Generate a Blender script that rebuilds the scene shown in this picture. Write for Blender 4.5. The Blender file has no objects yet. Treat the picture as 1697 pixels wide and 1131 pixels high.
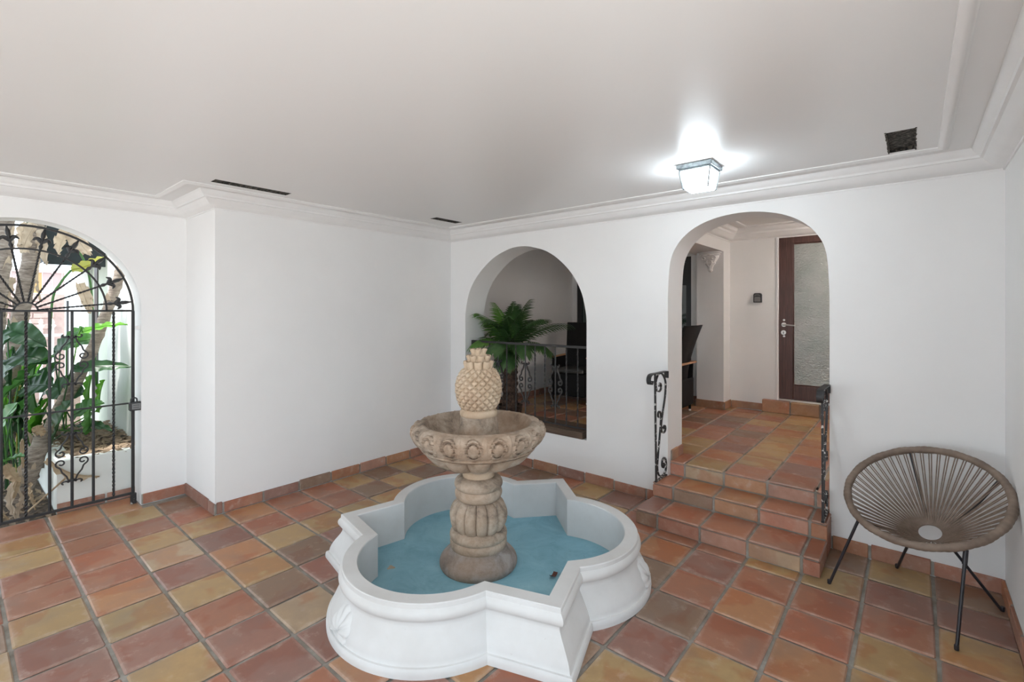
import bpy, bmesh, math, random
from mathutils import Vector, Matrix
from mathutils.geometry import tessellate_polygon

random.seed(7)
PI = math.pi
SC = bpy.context.scene
COL = SC.collection

# ------------------------------------------------------------------ camera
CAM = (4.177, -3.842, 1.6)
YAW = 0.700
FPX = 791.5
HOR = 513.75
cam = bpy.data.cameras.new('camera')
cam.sensor_width = 36.0
cam.lens = FPX / 1697 * 36.0
cam.shift_y = -(565.5 - HOR) / 1697
cam.clip_start = 0.05
cam.clip_end = 300
camo = bpy.data.objects.new('camera', cam)
camo.location = CAM
camo.rotation_euler = (PI / 2, 0, YAW)
COL.objects.link(camo)
SC.camera = camo

# ------------------------------------------------------------------ world, sun, exposure
w = bpy.data.worlds.new('sky')
SC.world = w
w.use_nodes = True
bg = w.node_tree.nodes['Background']
bg.inputs['Color'].default_value = (0.78, 0.90, 1.0, 1)
bg.inputs['Strength'].default_value = 2.1
sun = bpy.data.lights.new('sun', 'SUN')
sun.energy = 7.0
sun.angle = math.radians(3)
sun.color = (1.0, 0.97, 0.93)
suno = bpy.data.objects.new('sun', sun)
suno.rotation_euler = (math.radians(22), 0, math.radians(10))
COL.objects.link(suno)
SC.view_settings.view_transform = 'Standard'
SC.view_settings.look = 'None'
SC.view_settings.gamma = 1.0
SC.view_settings.use_curve_mapping = False
SC.view_settings.exposure = 0.70

# ------------------------------------------------------------------ helpers
def at(u, v, ax, val):
    """photo pixel -> world point on the plane axis ax = val"""
    fw = Vector((-math.sin(YAW), math.cos(YAW), 0))
    rt = Vector((math.cos(YAW), math.sin(YAW), 0))
    d = fw + rt * ((u - 848.5) / FPX) + Vector((0, 0, 1)) * (-(v - HOR) / FPX)
    t = (val - CAM[ax]) / d[ax]
    return Vector(CAM) + d * t

WL = {}

def _link(o, parent, wl):
    COL.objects.link(o)
    WL[o.name] = Vector(wl)
    if parent is not None:
        o.parent = parent
        o.location = Vector(wl) - WL[parent.name]
    else:
        o.location = wl
    return o

def tag(o, label=None, cat=None, group=None, kind=None):
    if label: o['label'] = label
    if cat: o['category'] = cat
    if group: o['group'] = group
    if kind: o['kind'] = kind
    return o

def thing(name, loc, label, cat, group=None):
    o = bpy.data.objects.new(name, None)
    o.empty_display_size = 0.1
    _link(o, None, loc)
    return tag(o, label, cat, group)

def mesh_obj(name, me, parent, loc, color=None):
    o = bpy.data.objects.new(name, me)
    if color: o.color = (*color, 1)
    return _link(o, parent, loc)

class MB:
    def __init__(s):
        s.v = []; s.f = []
    def add(s, vs, fs):
        n = len(s.v)
        s.v += [tuple(v) for v in vs]
        s.f += [tuple(i + n for i in f) for f in fs]
        return s
    def box(s, x0, y0, z0, x1, y1, z1):
        vs = [(x, y, z) for z in (z0, z1) for y in (y0, y1) for x in (x0, x1)]
        return s.add(vs, [(0, 2, 3, 1), (4, 5, 7, 6), (0, 1, 5, 4), (2, 6, 7, 3), (0, 4, 6, 2), (1, 3, 7, 5)])
    def cbox(s, x0, y0, z0, x1, y1, z1, c=0.005, jit=0, rnd=None):
        """box with every edge chamfered: 44 triangles"""
        vs = []; idx = {}
        X = (x0, x1); Y = (y0, y1); Z = (z0, z1)
        for i in (0, 1):
            for j in (0, 1):
                for k in (0, 1):
                    jx = jy = 0
                    if jit:
                        jx = rnd.uniform(-jit, jit); jy = rnd.uniform(-jit, jit)
                    for a in range(3):
                        p = [X[i] + jx, Y[j] + jy, Z[k]]
                        for b in range(3):
                            if b != a:
                                p[b] += c * (1 - 2 * (i, j, k)[b])
                        idx[(i, j, k, a)] = len(vs); vs.append(tuple(p))
        fs = []
        for a in range(3):
            b, c2 = (a + 1) % 3, (a + 2) % 3
            for e in (0, 1):
                ring = []
                for (q, r) in ((0, 0), (1, 0), (1, 1), (0, 1)):
                    t = [0, 0, 0]; t[a] = e; t[b] = q; t[c2] = r
                    ring.append(idx[(*t, a)])
                fs.append(ring if e else ring[::-1])
        for a in range(3):
            b, c2 = (a + 1) % 3, (a + 2) % 3
            for q in (0, 1):
                for r in (0, 1):
                    t0 = [0, 0, 0]; t0[b] = q; t0[c2] = r
                    t1 = list(t0); t1[a] = 1
                    f = [idx[(*t0, b)], idx[(*t1, b)], idx[(*t1, c2)], idx[(*t0, c2)]]
                    fs.append(f if q != r else f[::-1])
        for i in (0, 1):
            for j in (0, 1):
                for k in (0, 1):
                    f = [idx[(i, j, k, a)] for a in range(3)]
                    fs.append(f if (i + j + k) % 2 else f[::-1])
        return s.add(vs, fs)
    def tube(s, path, r, n=6, closed=False, twist=0.0, flat=None, caps=True):
        """sweep a round (or n-gon / flat=(w,h)) section along a path; r may be a list"""
        P = [Vector(p) for p in path]
        m = len(P)
        rr = r if isinstance(r, (list, tuple)) else [r] * m
        T = []
        for i in range(m):
            if closed: d = P[(i + 1) % m] - P[i - 1]
            else: d = P[min(i + 1, m - 1)] - P[max(i - 1, 0)]
            T.append(d.normalized() if d.length > 1e-9 else Vector((0, 0, 1)))
        up = Vector((0, 0, 1))
        if abs(T[0].dot(up)) > 0.95: up = Vector((1, 0, 0))
        if flat and len(flat) == 3: up = Vector(flat[2])
        N = (up - T[0] * up.dot(T[0])).normalized()
        vs = []
        for i in range(m):
            if flat and len(flat) == 3:
                N = (up - T[i] * up.dot(T[i])).normalized()
            else:
                N = (N - T[i] * N.dot(T[i]))
                N = N.normalized() if N.length > 1e-6 else T[i].orthogonal().normalized()
            B = T[i].cross(N)
            tw = twist * i / max(1, m - 1)
            if flat:
                a, b = flat[0] / 2, flat[1] / 2
                for (p, q) in ((a, b), (-a, b), (-a, -b), (a, -b)):
                    vs.append(P[i] + N * p + B * q)
            else:
                for k in range(n):
                    t = 2 * PI * k / n + tw
                    vs.append(P[i] + (N * math.cos(t) + B * math.sin(t)) * rr[i])
        nn = 4 if flat else n
        fs = []
        rng = m if closed else m - 1
        for i in range(rng):
            i2 = (i + 1) % m
            for k in range(nn):
                k2 = (k + 1) % nn
                fs.append((i * nn + k, i * nn + k2, i2 * nn + k2, i2 * nn + k))
        if caps and not closed:
            fs.append(tuple(range(nn))[::-1]); fs.append(tuple((m - 1) * nn + k for k in range(nn)))
        return s.add(vs, fs)
    def lathe(s, prof, n=48, c=(0, 0), fn=None, caps=True):
        vs = []; fs = []; m = len(prof)
        for i, (r, z) in enumerate(prof):
            for k in range(n):
                t = 2 * PI * k / n
                q = fn(i / (m - 1), t, r, z) if fn else (r, z)
                vs.append((c[0] + q[0] * math.cos(t), c[1] + q[0] * math.sin(t), q[1]))
        for i in range(m - 1):
            for k in range(n):
                k2 = (k + 1) % n
                fs.append((i * n + k, i * n + k2, (i + 1) * n + k2, (i + 1) * n + k))
        if caps:
            fs.append(tuple(range(n))[::-1]); fs.append(tuple((m - 1) * n + k for k in range(n)))
        return s.add(vs, fs)
    def grid(s, nu, nv, fn, closed_u=False):
        vs = [fn(i / nu, j / nv) for j in range(nv + 1) for i in range(nu + (0 if closed_u else 1))]
        W = nu + (0 if closed_u else 1)
        fs = []
        for j in range(nv):
            for i in range(nu):
                i2 = (i + 1) % W
                fs.append((j * W + i, j * W + i2, (j + 1) * W + i2, (j + 1) * W + i))
        return s.add(vs, fs)
    def slab(s, outer, holes, mp, t0, t1):
        """flat plate with holes: outline 2d -> mp(u, v, t), between t0 and t1"""
        loops = [outer] + holes
        tri = tessellate_polygon([[Vector((p[0], p[1], 0)) for p in l] for l in loops])
        allp = [p for l in loops for p in l]
        n = len(allp)
        vs = [mp(p[0], p[1], t0) for p in allp] + [mp(p[0], p[1], t1) for p in allp]
        fs = [tuple(t) for t in tri] + [tuple(i + n for i in t)[::-1] for t in tri]
        o = 0
        for l in loops:
            m = len(l)
            for i in range(m):
                a, b = o + i, o + (i + 1) % m
                fs.append((a, b, b + n, a + n))
            o += m
        return s.add(vs, fs)
    def mesh(s, name, mat, o=(0, 0, 0), smooth=None):
        me = bpy.data.meshes.new(name)
        me.from_pydata([(v[0] - o[0], v[1] - o[1], v[2] - o[2]) for v in s.v], [], s.f)
        bm = bmesh.new(); bm.from_mesh(me)
        bmesh.ops.recalc_face_normals(bm, faces=bm.faces)
        bm.to_mesh(me); bm.free()
        if mat: me.materials.append(mat)
        if smooth:
            for p in me.polygons: p.use_smooth = True
            me.set_sharp_from_angle(angle=math.radians(smooth))
        return me
    def build(s, name, mat, parent=None, smooth=None, loc=None, color=None):
        if loc is None:
            xs = [v[0] for v in s.v]; ys = [v[1] for v in s.v]; zs = [v[2] for v in s.v]
            loc = ((min(xs) + max(xs)) / 2, (min(ys) + max(ys)) / 2, min(zs))
        return mesh_obj(name, s.mesh(name, mat, loc, smooth), parent, loc, color)

def lin(r, g, b):
    f = lambda c: (c / 255 / 12.92) if c / 255 <= 0.04045 else ((c / 255 + 0.055) / 1.055) ** 2.4
    return (f(r), f(g), f(b))

def smooth_path(pts, n=6, closed=False):
    """Catmull-Rom through points"""
    P = [Vector(p) for p in pts]; m = len(P); out = []
    rng = m if closed else m - 1
    for i in range(rng):
        if closed: a, b, c, d = P[i - 1], P[i], P[(i + 1) % m], P[(i + 2) % m]
        else: a, b, c, d = P[max(i - 1, 0)], P[i], P[i + 1], P[min(i + 2, m - 1)]
        for k in range(n):
            t = k / n
            out.append(0.5 * ((2 * b) + (c - a) * t + (2 * a - 5 * b + 4 * c - d) * t * t + (3 * b - a - 3 * c + d) * t ** 3))
    if not closed: out.append(P[-1])
    return out

# ------------------------------------------------------------------ materials
class NT:
    def __init__(s, name):
        s.m = bpy.data.materials.new(name); s.m.use_nodes = True
        s.t = s.m.node_tree; s.N = s.t.nodes; s.b = s.N['Principled BSDF']
    def n(s, ty, **kw):
        nd = s.N.new(ty)
        for k, v in kw.items():
            if k in nd.inputs: nd.inputs[k].default_value = v
            else: setattr(nd, k, v)
        return nd
    def l(s, a, b): s.t.links.new(a, b)
    def coords(s, kind='Object'):
        return s.n('ShaderNodeTexCoord').outputs[kind]
    def noise(s, vec, scale, detail=4, rough=0.6, dist=0.0):
        nd = s.n('ShaderNodeTexNoise', Scale=scale, Detail=detail, Roughness=rough, Distortion=dist)
        s.l(vec, nd.inputs['Vector']); return nd.outputs['Fac']
    def ramp(s, fac, stops, interp='LINEAR'):
        nd = s.n('ShaderNodeValToRGB'); cr = nd.color_ramp; cr.interpolation = interp
        while len(cr.elements) < len(stops): cr.elements.new(0.5)
        for e, (p, c) in zip(cr.elements, stops):
            e.position = p; e.color = (*c, 1) if len(c) == 3 else c
        s.l(fac, nd.inputs[0]); return nd.outputs[0]
    def mix(s, fac, a, b, mode='MIX'):
        nd = s.n('ShaderNodeMix', data_type='RGBA', blend_type=mode)
        for i, x in ((0, fac), (6, a), (7, b)):
            if hasattr(x, 'is_output'): s.l(x, nd.inputs[i])
            elif i == 0: nd.inputs[0].default_value = x
            else: nd.inputs[i].default_value = (*x, 1)
        return nd.outputs[2]
    def bump(s, h, strength=0.3, dist=0.01, normal=None):
        nd = s.n('ShaderNodeBump', Strength=strength, Distance=dist)
        s.l(h, nd.inputs['Height'])
        if normal is not None: s.l(normal, nd.inputs['Normal'])
        s.l(nd.outputs[0], s.b.inputs['Normal']); return nd.outputs[0]
    def set(s, **kw):
        for k, v in kw.items():
            k = k.replace('_', ' ')
            if hasattr(v, 'is_output'): s.l(v, s.b.inputs[k])
            else: s.b.inputs[k].default_value = (*v, 1) if isinstance(v, tuple) and len(v) == 3 else v
        return s

M = {}
def plain(name, col, rough=0.6, metal=0.0, var=0.0, scale=20, bump=0.0, bdist=0.003, **kw):
    t = NT(name)
    v = t.coords()
    if var:
        f = t.noise(v, scale, 5)
        c = t.ramp(f, [(0.3, tuple(x * (1 - var) for x in col)), (0.7, tuple(min(1, x * (1 + var)) for x in col))])
        t.set(Base_Color=c)
    else: t.set(Base_Color=col)
    t.set(Roughness=rough, Metallic=metal, **kw)
    if bump: t.bump(t.noise(v, scale * 4, 4), bump, bdist)
    M[name] = t.m
    return t

plain('plaster', (0.855, 0.845, 0.835), 0.8, var=0.02, scale=1.5, bump=0.25, bdist=0.004)
t = NT('ceiling_paint'); v = t.coords()
t.set(Base_Color=(0.83, 0.82, 0.81), Roughness=0.34); t.bump(t.noise(v, 9, 3), 0.06, 0.01); M['ceiling_paint'] = t.m
plain('trim_paint', (0.85, 0.84, 0.83), 0.5, var=0.02, scale=6)
plain('exterior_paint', (0.80, 0.82, 0.78), 0.8, var=0.05, scale=2, bump=0.15)
plain('column_green', (0.62, 0.68, 0.58), 0.7, var=0.05, scale=3)

def tile_mat(name, wear, rough, haze):
    t = NT(name)
    oi = t.n('ShaderNodeObjectInfo')
    add = t.n('ShaderNodeVectorMath', operation='ADD'); mul = t.n('ShaderNodeMath', operation='MULTIPLY'); mul.inputs[1].default_value = 53.0
    t.l(oi.outputs['Random'], mul.inputs[0])
    t.l(t.coords(), add.inputs[0]); t.l(mul.outputs[0], add.inputs[1])
    v = add.outputs[0]
    n1 = t.noise(v, 3.2, 3, 0.5, 0.6)
    n2 = t.noise(v, 14, 6, 0.65)
    n3 = t.noise(v, 60, 4, 0.7)
    base = oi.outputs['Color']
    red = t.mix(1.0, base, (0.93, 0.74, 0.66), 'MULTIPLY')
    c = t.mix(t.ramp(n1, [(0.50, (0, 0, 0)), (0.56, (1, 1, 1))]), base, red)
    c = t.mix(t.ramp(n2, [(0.32, (0.45, 0.45, 0.45)), (0.66, (0, 0, 0))]), c, t.mix(1.0, c, (0.66, 0.62, 0.6), 'MULTIPLY'))
    c = t.mix(t.ramp(n2, [(0.58, (0, 0, 0)), (0.8, (wear, wear, wear))]), c, (0.52, 0.43, 0.37))
    c = t.mix(t.ramp(n3, [(0.73, (0, 0, 0)), (0.80, (0.35, 0.35, 0.35))]), c, (0.12, 0.08, 0.06))
    sx = t.n('ShaderNodeSeparateXYZ'); t.l(t.coords('Generated'), sx.inputs[0])
    def edge(o):
        a_ = t.n('ShaderNodeMath', operation='SUBTRACT'); t.l(o, a_.inputs[0]); a_.inputs[1].default_value = 0.5
        b_ = t.n('ShaderNodeMath', operation='ABSOLUTE'); t.l(a_.outputs[0], b_.inputs[0]); return b_.outputs[0]
    mxn = t.n('ShaderNodeMath', operation='MAXIMUM'); t.l(edge(sx.outputs[0]), mxn.inputs[0]); t.l(edge(sx.outputs[1]), mxn.inputs[1])
    jit = t.n('ShaderNodeMath', operation='MULTIPLY_ADD'); t.l(n2, jit.inputs[0]); jit.inputs[1].default_value = 0.30; t.l(mxn.outputs[0], jit.inputs[2])
    c = t.mix(t.ramp(jit.outputs[0], [(0.56, (0, 0, 0)), (0.70, (haze, haze, haze))]), c, (0.50, 0.40, 0.34))
    n4 = t.noise(v, 4.0, 3, 0.5, 0.3)
    c = t.mix(t.ramp(n4, [(0.50, (0, 0, 0)), (0.80, (0.45, 0.45, 0.45))]), c, (0.20, 0.16, 0.14))
    t.set(Base_Color=c, Roughness=t.ramp(n2, [(0.3, (rough, rough, rough)), (0.75, (rough + 0.25,) * 3)]))
    t.bump(n1, 0.10, 0.006)
    M[name] = t.m
tile_mat('terracotta', 0.5, 0.29, 0.5)
tile_mat('terracotta_wall', 0.85, 0.5, 0.25)
t = NT('grout'); v = t.coords()
t.set(Base_Color=t.ramp(t.noise(v, 8, 6), [(0.3, (0.20, 0.175, 0.145)), (0.55, (0.31, 0.285, 0.25)), (0.8, (0.46, 0.445, 0.42))]), Roughness=0.9)
t.bump(t.noise(v, 90, 3), 0.4, 0.004); M['grout'] = t.m

def stone_mat(name, a, b, c, bs):
    t = NT(name); v = t.coords()
    n1 = t.noise(v, 9, 8, 0.74, 0.3); n2 = t.noise(v, 55, 5, 0.7); n3 = t.noise(v, 2.5, 3)
    col = t.ramp(n1, [(0.34, c), (0.47, b), (0.62, a)])
    col = t.mix(t.ramp(n3, [(0.45, (0, 0, 0)), (0.65, (0.5, 0.5, 0.5))]), col, (0.36, 0.22, 0.13))
    col = t.mix(t.ramp(n2, [(0.62, (0, 0, 0)), (0.72, (0.6, 0.6, 0.6))]), col, (0.13, 0.10, 0.08))
    t.set(Base_Color=col, Roughness=0.85); t.bump(t.mix(0.5, n1, n2), bs, 0.01)
    M[name] = t.m
stone_mat('cast_stone', (0.50, 0.415, 0.335), (0.35, 0.275, 0.21), (0.165, 0.13, 0.105), 0.5)
stone_mat('pale_stone', (0.60, 0.48, 0.36), (0.54, 0.42, 0.30), (0.40, 0.295, 0.20), 0.10)
stone_mat('dark_stone', (0.36, 0.33, 0.315), (0.25, 0.215, 0.195), (0.16, 0.135, 0.12), 0.3)
t = NT('basin_white'); v = t.coords()
n1 = t.noise(v, 3, 5, 0.6); n2 = t.noise(v, 40, 4)
c = t.ramp(n1, [(0.35, (0.68, 0.68, 0.675)), (0.7, (0.60, 0.59, 0.575))])
c = t.mix(t.ramp(n2, [(0.68, (0, 0, 0)), (0.76, (0.35, 0.35, 0.35))]), c, (0.42, 0.38, 0.34))
t.set(Base_Color=c, Roughness=0.6); t.bump(n1, 0.12, 0.01); M['basin_white'] = t.m
t = NT('basin_blue'); v = t.coords()
n1 = t.noise(v, 4, 6, 0.7, 0.8); n2 = t.noise(v, 30, 5)
c = t.ramp(n1, [(0.3, (0.17, 0.36, 0.45)), (0.5, (0.23, 0.455, 0.55)), (0.72, (0.30, 0.53, 0.61))])
c = t.mix(t.ramp(n2, [(0.64, (0, 0, 0)), (0.74, (0.5, 0.5, 0.5))]), c, (0.13, 0.22, 0.26))
t.set(Base_Color=c, Roughness=0.55); M['basin_blue'] = t.m

def iron_mat(name, chip, base=(0.022, 0.021, 0.022)):
    t = NT(name); v = t.coords()
    n = t.noise(v, 26, 3, 0.7)
    c = t.mix(t.ramp(n, [(chip, (0, 0, 0)), (chip + 0.03, (1, 1, 1))]), base, (0.55, 0.53, 0.5))
    t.set(Base_Color=c, Roughness=0.5); M[name] = t.m
iron_mat('iron', 0.72)
iron_mat('iron_chipped', 0.575)
iron_mat('iron_grey', 0.70, (0.032, 0.030, 0.030))
plain('black_rod', (0.018, 0.017, 0.022), 0.38)
t = NT('cord'); v = t.coords()
t.set(Base_Color=t.ramp(t.noise(v, 30, 3), [(0.3, (0.17, 0.115, 0.085)), (0.7, (0.27, 0.20, 0.155))]), Roughness=0.55); M['cord'] = t.m
t = NT('rope_wrap'); v = t.coords()
t.set(Base_Color=t.ramp(t.noise(v, 12, 4), [(0.3, (0.15, 0.105, 0.078)), (0.7, (0.26, 0.195, 0.15))]), Roughness=0.6); M['rope_wrap'] = t.m
t = NT('door_wood'); v = t.coords()
mp_ = t.n('ShaderNodeMapping'); mp_.inputs['Scale'].default_value = (26, 26, 1.2); t.l(v, mp_.inputs['Vector'])
n1 = t.noise(mp_.outputs[0], 3, 6, 0.65, 0.4)
t.set(Base_Color=t.ramp(n1, [(0.3, (0.050, 0.022, 0.018)), (0.7, (0.115, 0.052, 0.040))]), Roughness=0.4); M['door_wood'] = t.m
t = NT('sill_wood'); v = t.coords()
mp_ = t.n('ShaderNodeMapping'); mp_.inputs['Scale'].default_value = (1.2, 20, 20); t.l(v, mp_.inputs['Vector'])
t.set(Base_Color=t.ramp(t.noise(mp_.outputs[0], 4, 6), [(0.3, (0.06, 0.038, 0.026)), (0.7, (0.14, 0.09, 0.06))]), Roughness=0.55); M['sill_wood'] = t.m
plain('arm_wood', (0.52, 0.27, 0.14), 0.45, var=0.15, scale=10)
t = NT('ripple_glass'); v = t.coords()
mp_ = t.n('ShaderNodeMapping'); mp_.inputs['Scale'].default_value = (1, 1, 1.6); t.l(v, mp_.inputs['Vector'])
n1 = t.noise(mp_.outputs[0], 38, 3, 0.55, 0.6); n2 = t.noise(v, 3, 3)
t.set(Base_Color=t.ramp(n2, [(0.3, (0.36, 0.40, 0.37)), (0.7, (0.50, 0.51, 0.49))]), Roughness=0.16, Metallic=0.55, Specular_IOR_Level=0.9)
t.bump(n1, 0.55, 0.02); M['ripple_glass'] = t.m
t = NT('tinted_glass')
tr_ = t.n('ShaderNodeBsdfTransparent'); tr_.inputs['Color'].default_value = (0.045, 0.056, 0.05, 1)
gl_ = t.n('ShaderNodeBsdfGlossy'); gl_.inputs['Roughness'].default_value = 0.03
mx_ = t.n('ShaderNodeMixShader'); mx_.inputs[0].default_value = 0.12
t.l(tr_.outputs[0], mx_.inputs[1]); t.l(gl_.outputs[0], mx_.inputs[2]); t.l(mx_.outputs[0], t.N['Material Output'].inputs['Surface']); M['tinted_glass'] = t.m
plain('window_black', (0.02, 0.02, 0.021), 0.4)
plain('steel', (0.62, 0.60, 0.56), 0.28, 1.0)
plain('keybox_grey', (0.035, 0.036, 0.038), 0.45)
plain('keybox_face', (0.20, 0.20, 0.20), 0.4)
t = NT('wicker'); v = t.coords()
wv = t.n('ShaderNodeTexBrick', Scale=38.0); wv.inputs['Mortar Size'].default_value = 0.03
t.l(v, wv.inputs['Vector'])
t.set(Base_Color=t.ramp(t.noise(v, 90, 2), [(0.3, (0.004, 0.0035, 0.0035)), (0.7, (0.014, 0.0125, 0.012))]), Roughness=0.65, Specular_IOR_Level=0.3)
t.bump(wv.outputs['Fac'], -0.6, 0.006); M['wicker'] = t.m
plain('cushion', (0.10, 0.095, 0.09), 0.9, bump=0.2, scale=40)
plain('plastic_white', (0.7, 0.7, 0.68), 0.5)
t = NT('lamp_glass')
t.set(Base_Color=(0.9, 0.95, 1.0), Emission_Color=(0.80, 0.92, 1.0), Emission_Strength=20.0, Roughness=0.4); M['lamp_glass'] = t.m
t = NT('lamp_glass_warm')
t.set(Base_Color=(1, 0.95, 0.9), Emission_Color=(1.0, 0.90, 0.82), Emission_Strength=60.0, Roughness=0.4); M['lamp_glass_warm'] = t.m
plain('lamp_metal', (0.30, 0.34, 0.36), 0.4, 0.6, var=0.4, scale=40)
t = NT('vent_dark'); v = t.coords()
t.set(Base_Color=t.ramp(t.noise(v, 45, 5, 0.7), [(0.45, (0.012, 0.011, 0.010)), (0.68, (0.22, 0.20, 0.165))]), Roughness=0.9); t.bump(t.noise(v, 60, 3), 0.6, 0.01); M['vent_dark'] = t.m
t = NT('palm_trunk'); v = t.coords()
t.set(Base_Color=t.ramp(t.noise(v, 22, 5, 0.7), [(0.35, (0.018, 0.011, 0.008)), (0.7, (0.13, 0.075, 0.05))]), Roughness=0.9); t.bump(t.noise(v, 40, 4), 0.8, 0.02); M['palm_trunk'] = t.m

def leaf_mat(name, a, b, scale=9, trans=0.25, rough=0.35):
    t = NT(name); v = t.coords()
    c = t.ramp(t.noise(v, scale, 3), [(0.3, a), (0.7, b)])
    t.set(Base_Color=c, Roughness=rough)
    tr = t.n('ShaderNodeBsdfTranslucent'); t.l(c, tr.inputs['Color'])
    mx = t.n('ShaderNodeMixShader'); mx.inputs[0].default_value = trans
    out = t.N['Material Output']
    t.l(t.b.outputs[0], mx.inputs[1]); t.l(tr.outputs[0], mx.inputs[2]); t.l(mx.outputs[0], out.inputs['Surface'])
    M[name] = t.m
leaf_mat('frond_dark', (0.040, 0.10, 0.032), (0.09, 0.175, 0.055))
leaf_mat('frond_light', (0.11, 0.27, 0.05), (0.20, 0.38, 0.08))
leaf_mat('leaf_deep', (0.018, 0.062, 0.022), (0.04, 0.11, 0.035), 5, 0.2)
leaf_mat('leaf_mid', (0.045, 0.16, 0.03), (0.08, 0.22, 0.05), 5, 0.3)
leaf_mat('leaf_bright', (0.10, 0.34, 0.03), (0.20, 0.46, 0.06), 5, 0.45)
leaf_mat('leaf_yellow', (0.42, 0.36, 0.06), (0.30, 0.36, 0.08), 5, 0.4)
leaf_mat('leaf_dead', (0.34, 0.235, 0.14), (0.50, 0.39, 0.26), 7, 0.15, 0.7)
leaf_mat('leaf_straw', (0.42, 0.33, 0.24), (0.58, 0.48, 0.37), 7, 0.15, 0.7)
t = NT('bark'); v = t.coords()
mp_ = t.n('ShaderNodeMapping'); mp_.inputs['Scale'].default_value = (3, 3, 16); t.l(v, mp_.inputs['Vector'])
n1 = t.noise(mp_.outputs[0], 3, 5, 0.7)
t.set(Base_Color=t.ramp(n1, [(0.3, (0.11, 0.085, 0.07)), (0.5, (0.28, 0.23, 0.19)), (0.75, (0.50, 0.44, 0.38))]), Roughness=0.9); t.bump(n1, 0.8, 0.02); M['bark'] = t.m
plain('mulch', (0.10, 0.07, 0.05), 0.95, var=0.6, scale=30, bump=0.8, bdist=0.02)
leaf_mat('litter', (0.12, 0.085, 0.06), (0.34, 0.25, 0.16), 3.0, 0.05, 0.8)
plain('paving', (0.60, 0.59, 0.57), 0.85, var=0.1, scale=2)
plain('lawn', (0.08, 0.15, 0.04), 0.95, var=0.4, scale=6)
plain('fence_board', (0.62, 0.47, 0.46), 0.7, var=0.08, scale=4)
plain('fence_orange', (0.66, 0.40, 0.18), 0.7)
plain('brick_pink', (0.55, 0.40, 0.36), 0.85, var=0.15, scale=9)
plain('white_metal', (0.82, 0.82, 0.82), 0.4)
plain('awning', (0.006, 0.013, 0.015), 0.7, var=0.4, scale=12)
leaf_mat('tree_leaf', (0.02, 0.06, 0.03), (0.05, 0.12, 0.05), 5, 0.2)

# ------------------------------------------------------------------ setting
XR = 4.568           # right wall
XG = -0.69           # gate wall
YP = -2.4835         # return of the thick left wall
YF = -6.0            # open front of the room
ZC = 2.505           # ceiling
ZH = 0.345           # hall floor
WT = 0.31            # thickness of the back wall
TP = 0.3035          # tile pitch
GX, GY = 0.619, -3.3394

def struct(name, mb, mat, label=None, smooth=None, loc=(0, 0, 0)):
    o = mb.build(name, M[mat], None, smooth, loc)
    o['kind'] = 'structure'
    if label: o['label'] = label
    return o

mpY = lambda u, v, t: (u, t, v)
mpX = lambda u, v, t: (t, u, v)

# back wall: niche window and entry arch, outlines as read on the wall
niche_top = [(0.243, 1.45), (0.250, 1.60), (0.310, 1.805), (0.442, 1.988), (0.660, 2.155), (0.880, 2.238), (1.045, 2.258),
             (1.210, 2.238), (1.430, 2.160), (1.640, 1.995), (1.780, 1.790), (1.838, 1.58), (1.847, 1.45)]
niche_arc = [(p.x, p.y) for p in smooth_path([(a, b, 0) for a, b in niche_top], 5)]
NB = 0.385
niche = [(0.243, NB)] + niche_arc + [(1.847, NB)]
arch_top = [(2.622, 1.55), (2.624, 1.75), (2.641, 1.985), (2.690, 2.112), (2.770, 2.205), (2.880, 2.272), (3.020, 2.314), (3.182, 2.329),
            (3.340, 2.314), (3.480, 2.272), (3.590, 2.205), (3.672, 2.112), (3.721, 1.985), (3.738, 1.75), (3.740, 1.55)]
arch_arc = [(p.x, p.y) for p in smooth_path([(a, b, 0) for a, b in arch_top], 5)]
outer = [(-0.25, -0.1), (2.622, -0.1)] + arch_arc + [(3.740, -0.1), (XR + 0.25, -0.1), (XR + 0.25, 2.75), (-0.25, 2.75)]
struct('wall_back', MB().slab(outer, [niche], mpY, 0.0, WT), 'plaster', 'white plaster wall with the arched niche window and the arched entry', 40)
# left wall (thick block) and gate wall with its arch
struct('wall_left', MB().box(-0.90, YP, -0.1, 0.0, WT + 0.0, 2.75), 'plaster', 'plain white plaster wall left of the fountain')
GC, GR = -3.463, 0.663
gate_arc = [(GC + GR * math.cos(a), 1.594 + GR * math.sin(a)) for a in [PI * i / 40 for i in range(41)]]
outer = [(YP, -0.1), (YP, 2.75), (YF, 2.75), (YF, -0.1), (GC - GR, -0.1)] + gate_arc[::-1] + [(GC + GR, -0.1)]
struct('wall_gate', MB().slab(outer, [], mpX, -0.90, XG), 'plaster', 'white plaster wall with the arched garden gate opening', 40)
side_arc = [(-3.90 + 1.40 * math.cos(a), 1.55 + 0.75 * math.sin(a)) for a in [PI * i / 40 for i in range(41)]]  # side opening added out of view to bring daylight onto the left wall
outer = [(0.0, -0.1), (0.0, 2.75), (YF, 2.75), (YF, -0.1), (-5.30, -0.1)] + side_arc[::-1] + [(-2.50, -0.1)]
struct('wall_right', MB().slab(outer, [], mpX, XR, XR + 0.25), 'plaster', 'white plaster wall at the right edge beside the string chair', 40)
front_arc = [(2.05 + 1.85 * math.cos(a), 1.45 + 0.85 * math.sin(a)) for a in [PI * i / 40 for i in range(41)]]  # unseen front arch, invented to let daylight in from behind the camera
outer = [(-0.9, -0.1), (-0.9, 2.75), (XR + 0.25, 2.75), (XR + 0.25, -0.1), (3.90, -0.1)] + front_arc + [(0.20, -0.1)]
struct('wall_front', MB().slab(outer, [], mpY, YF - 0.25, YF), 'plaster', 'white plaster wall behind the camera with a wide arch added for daylight', 40)

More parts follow.
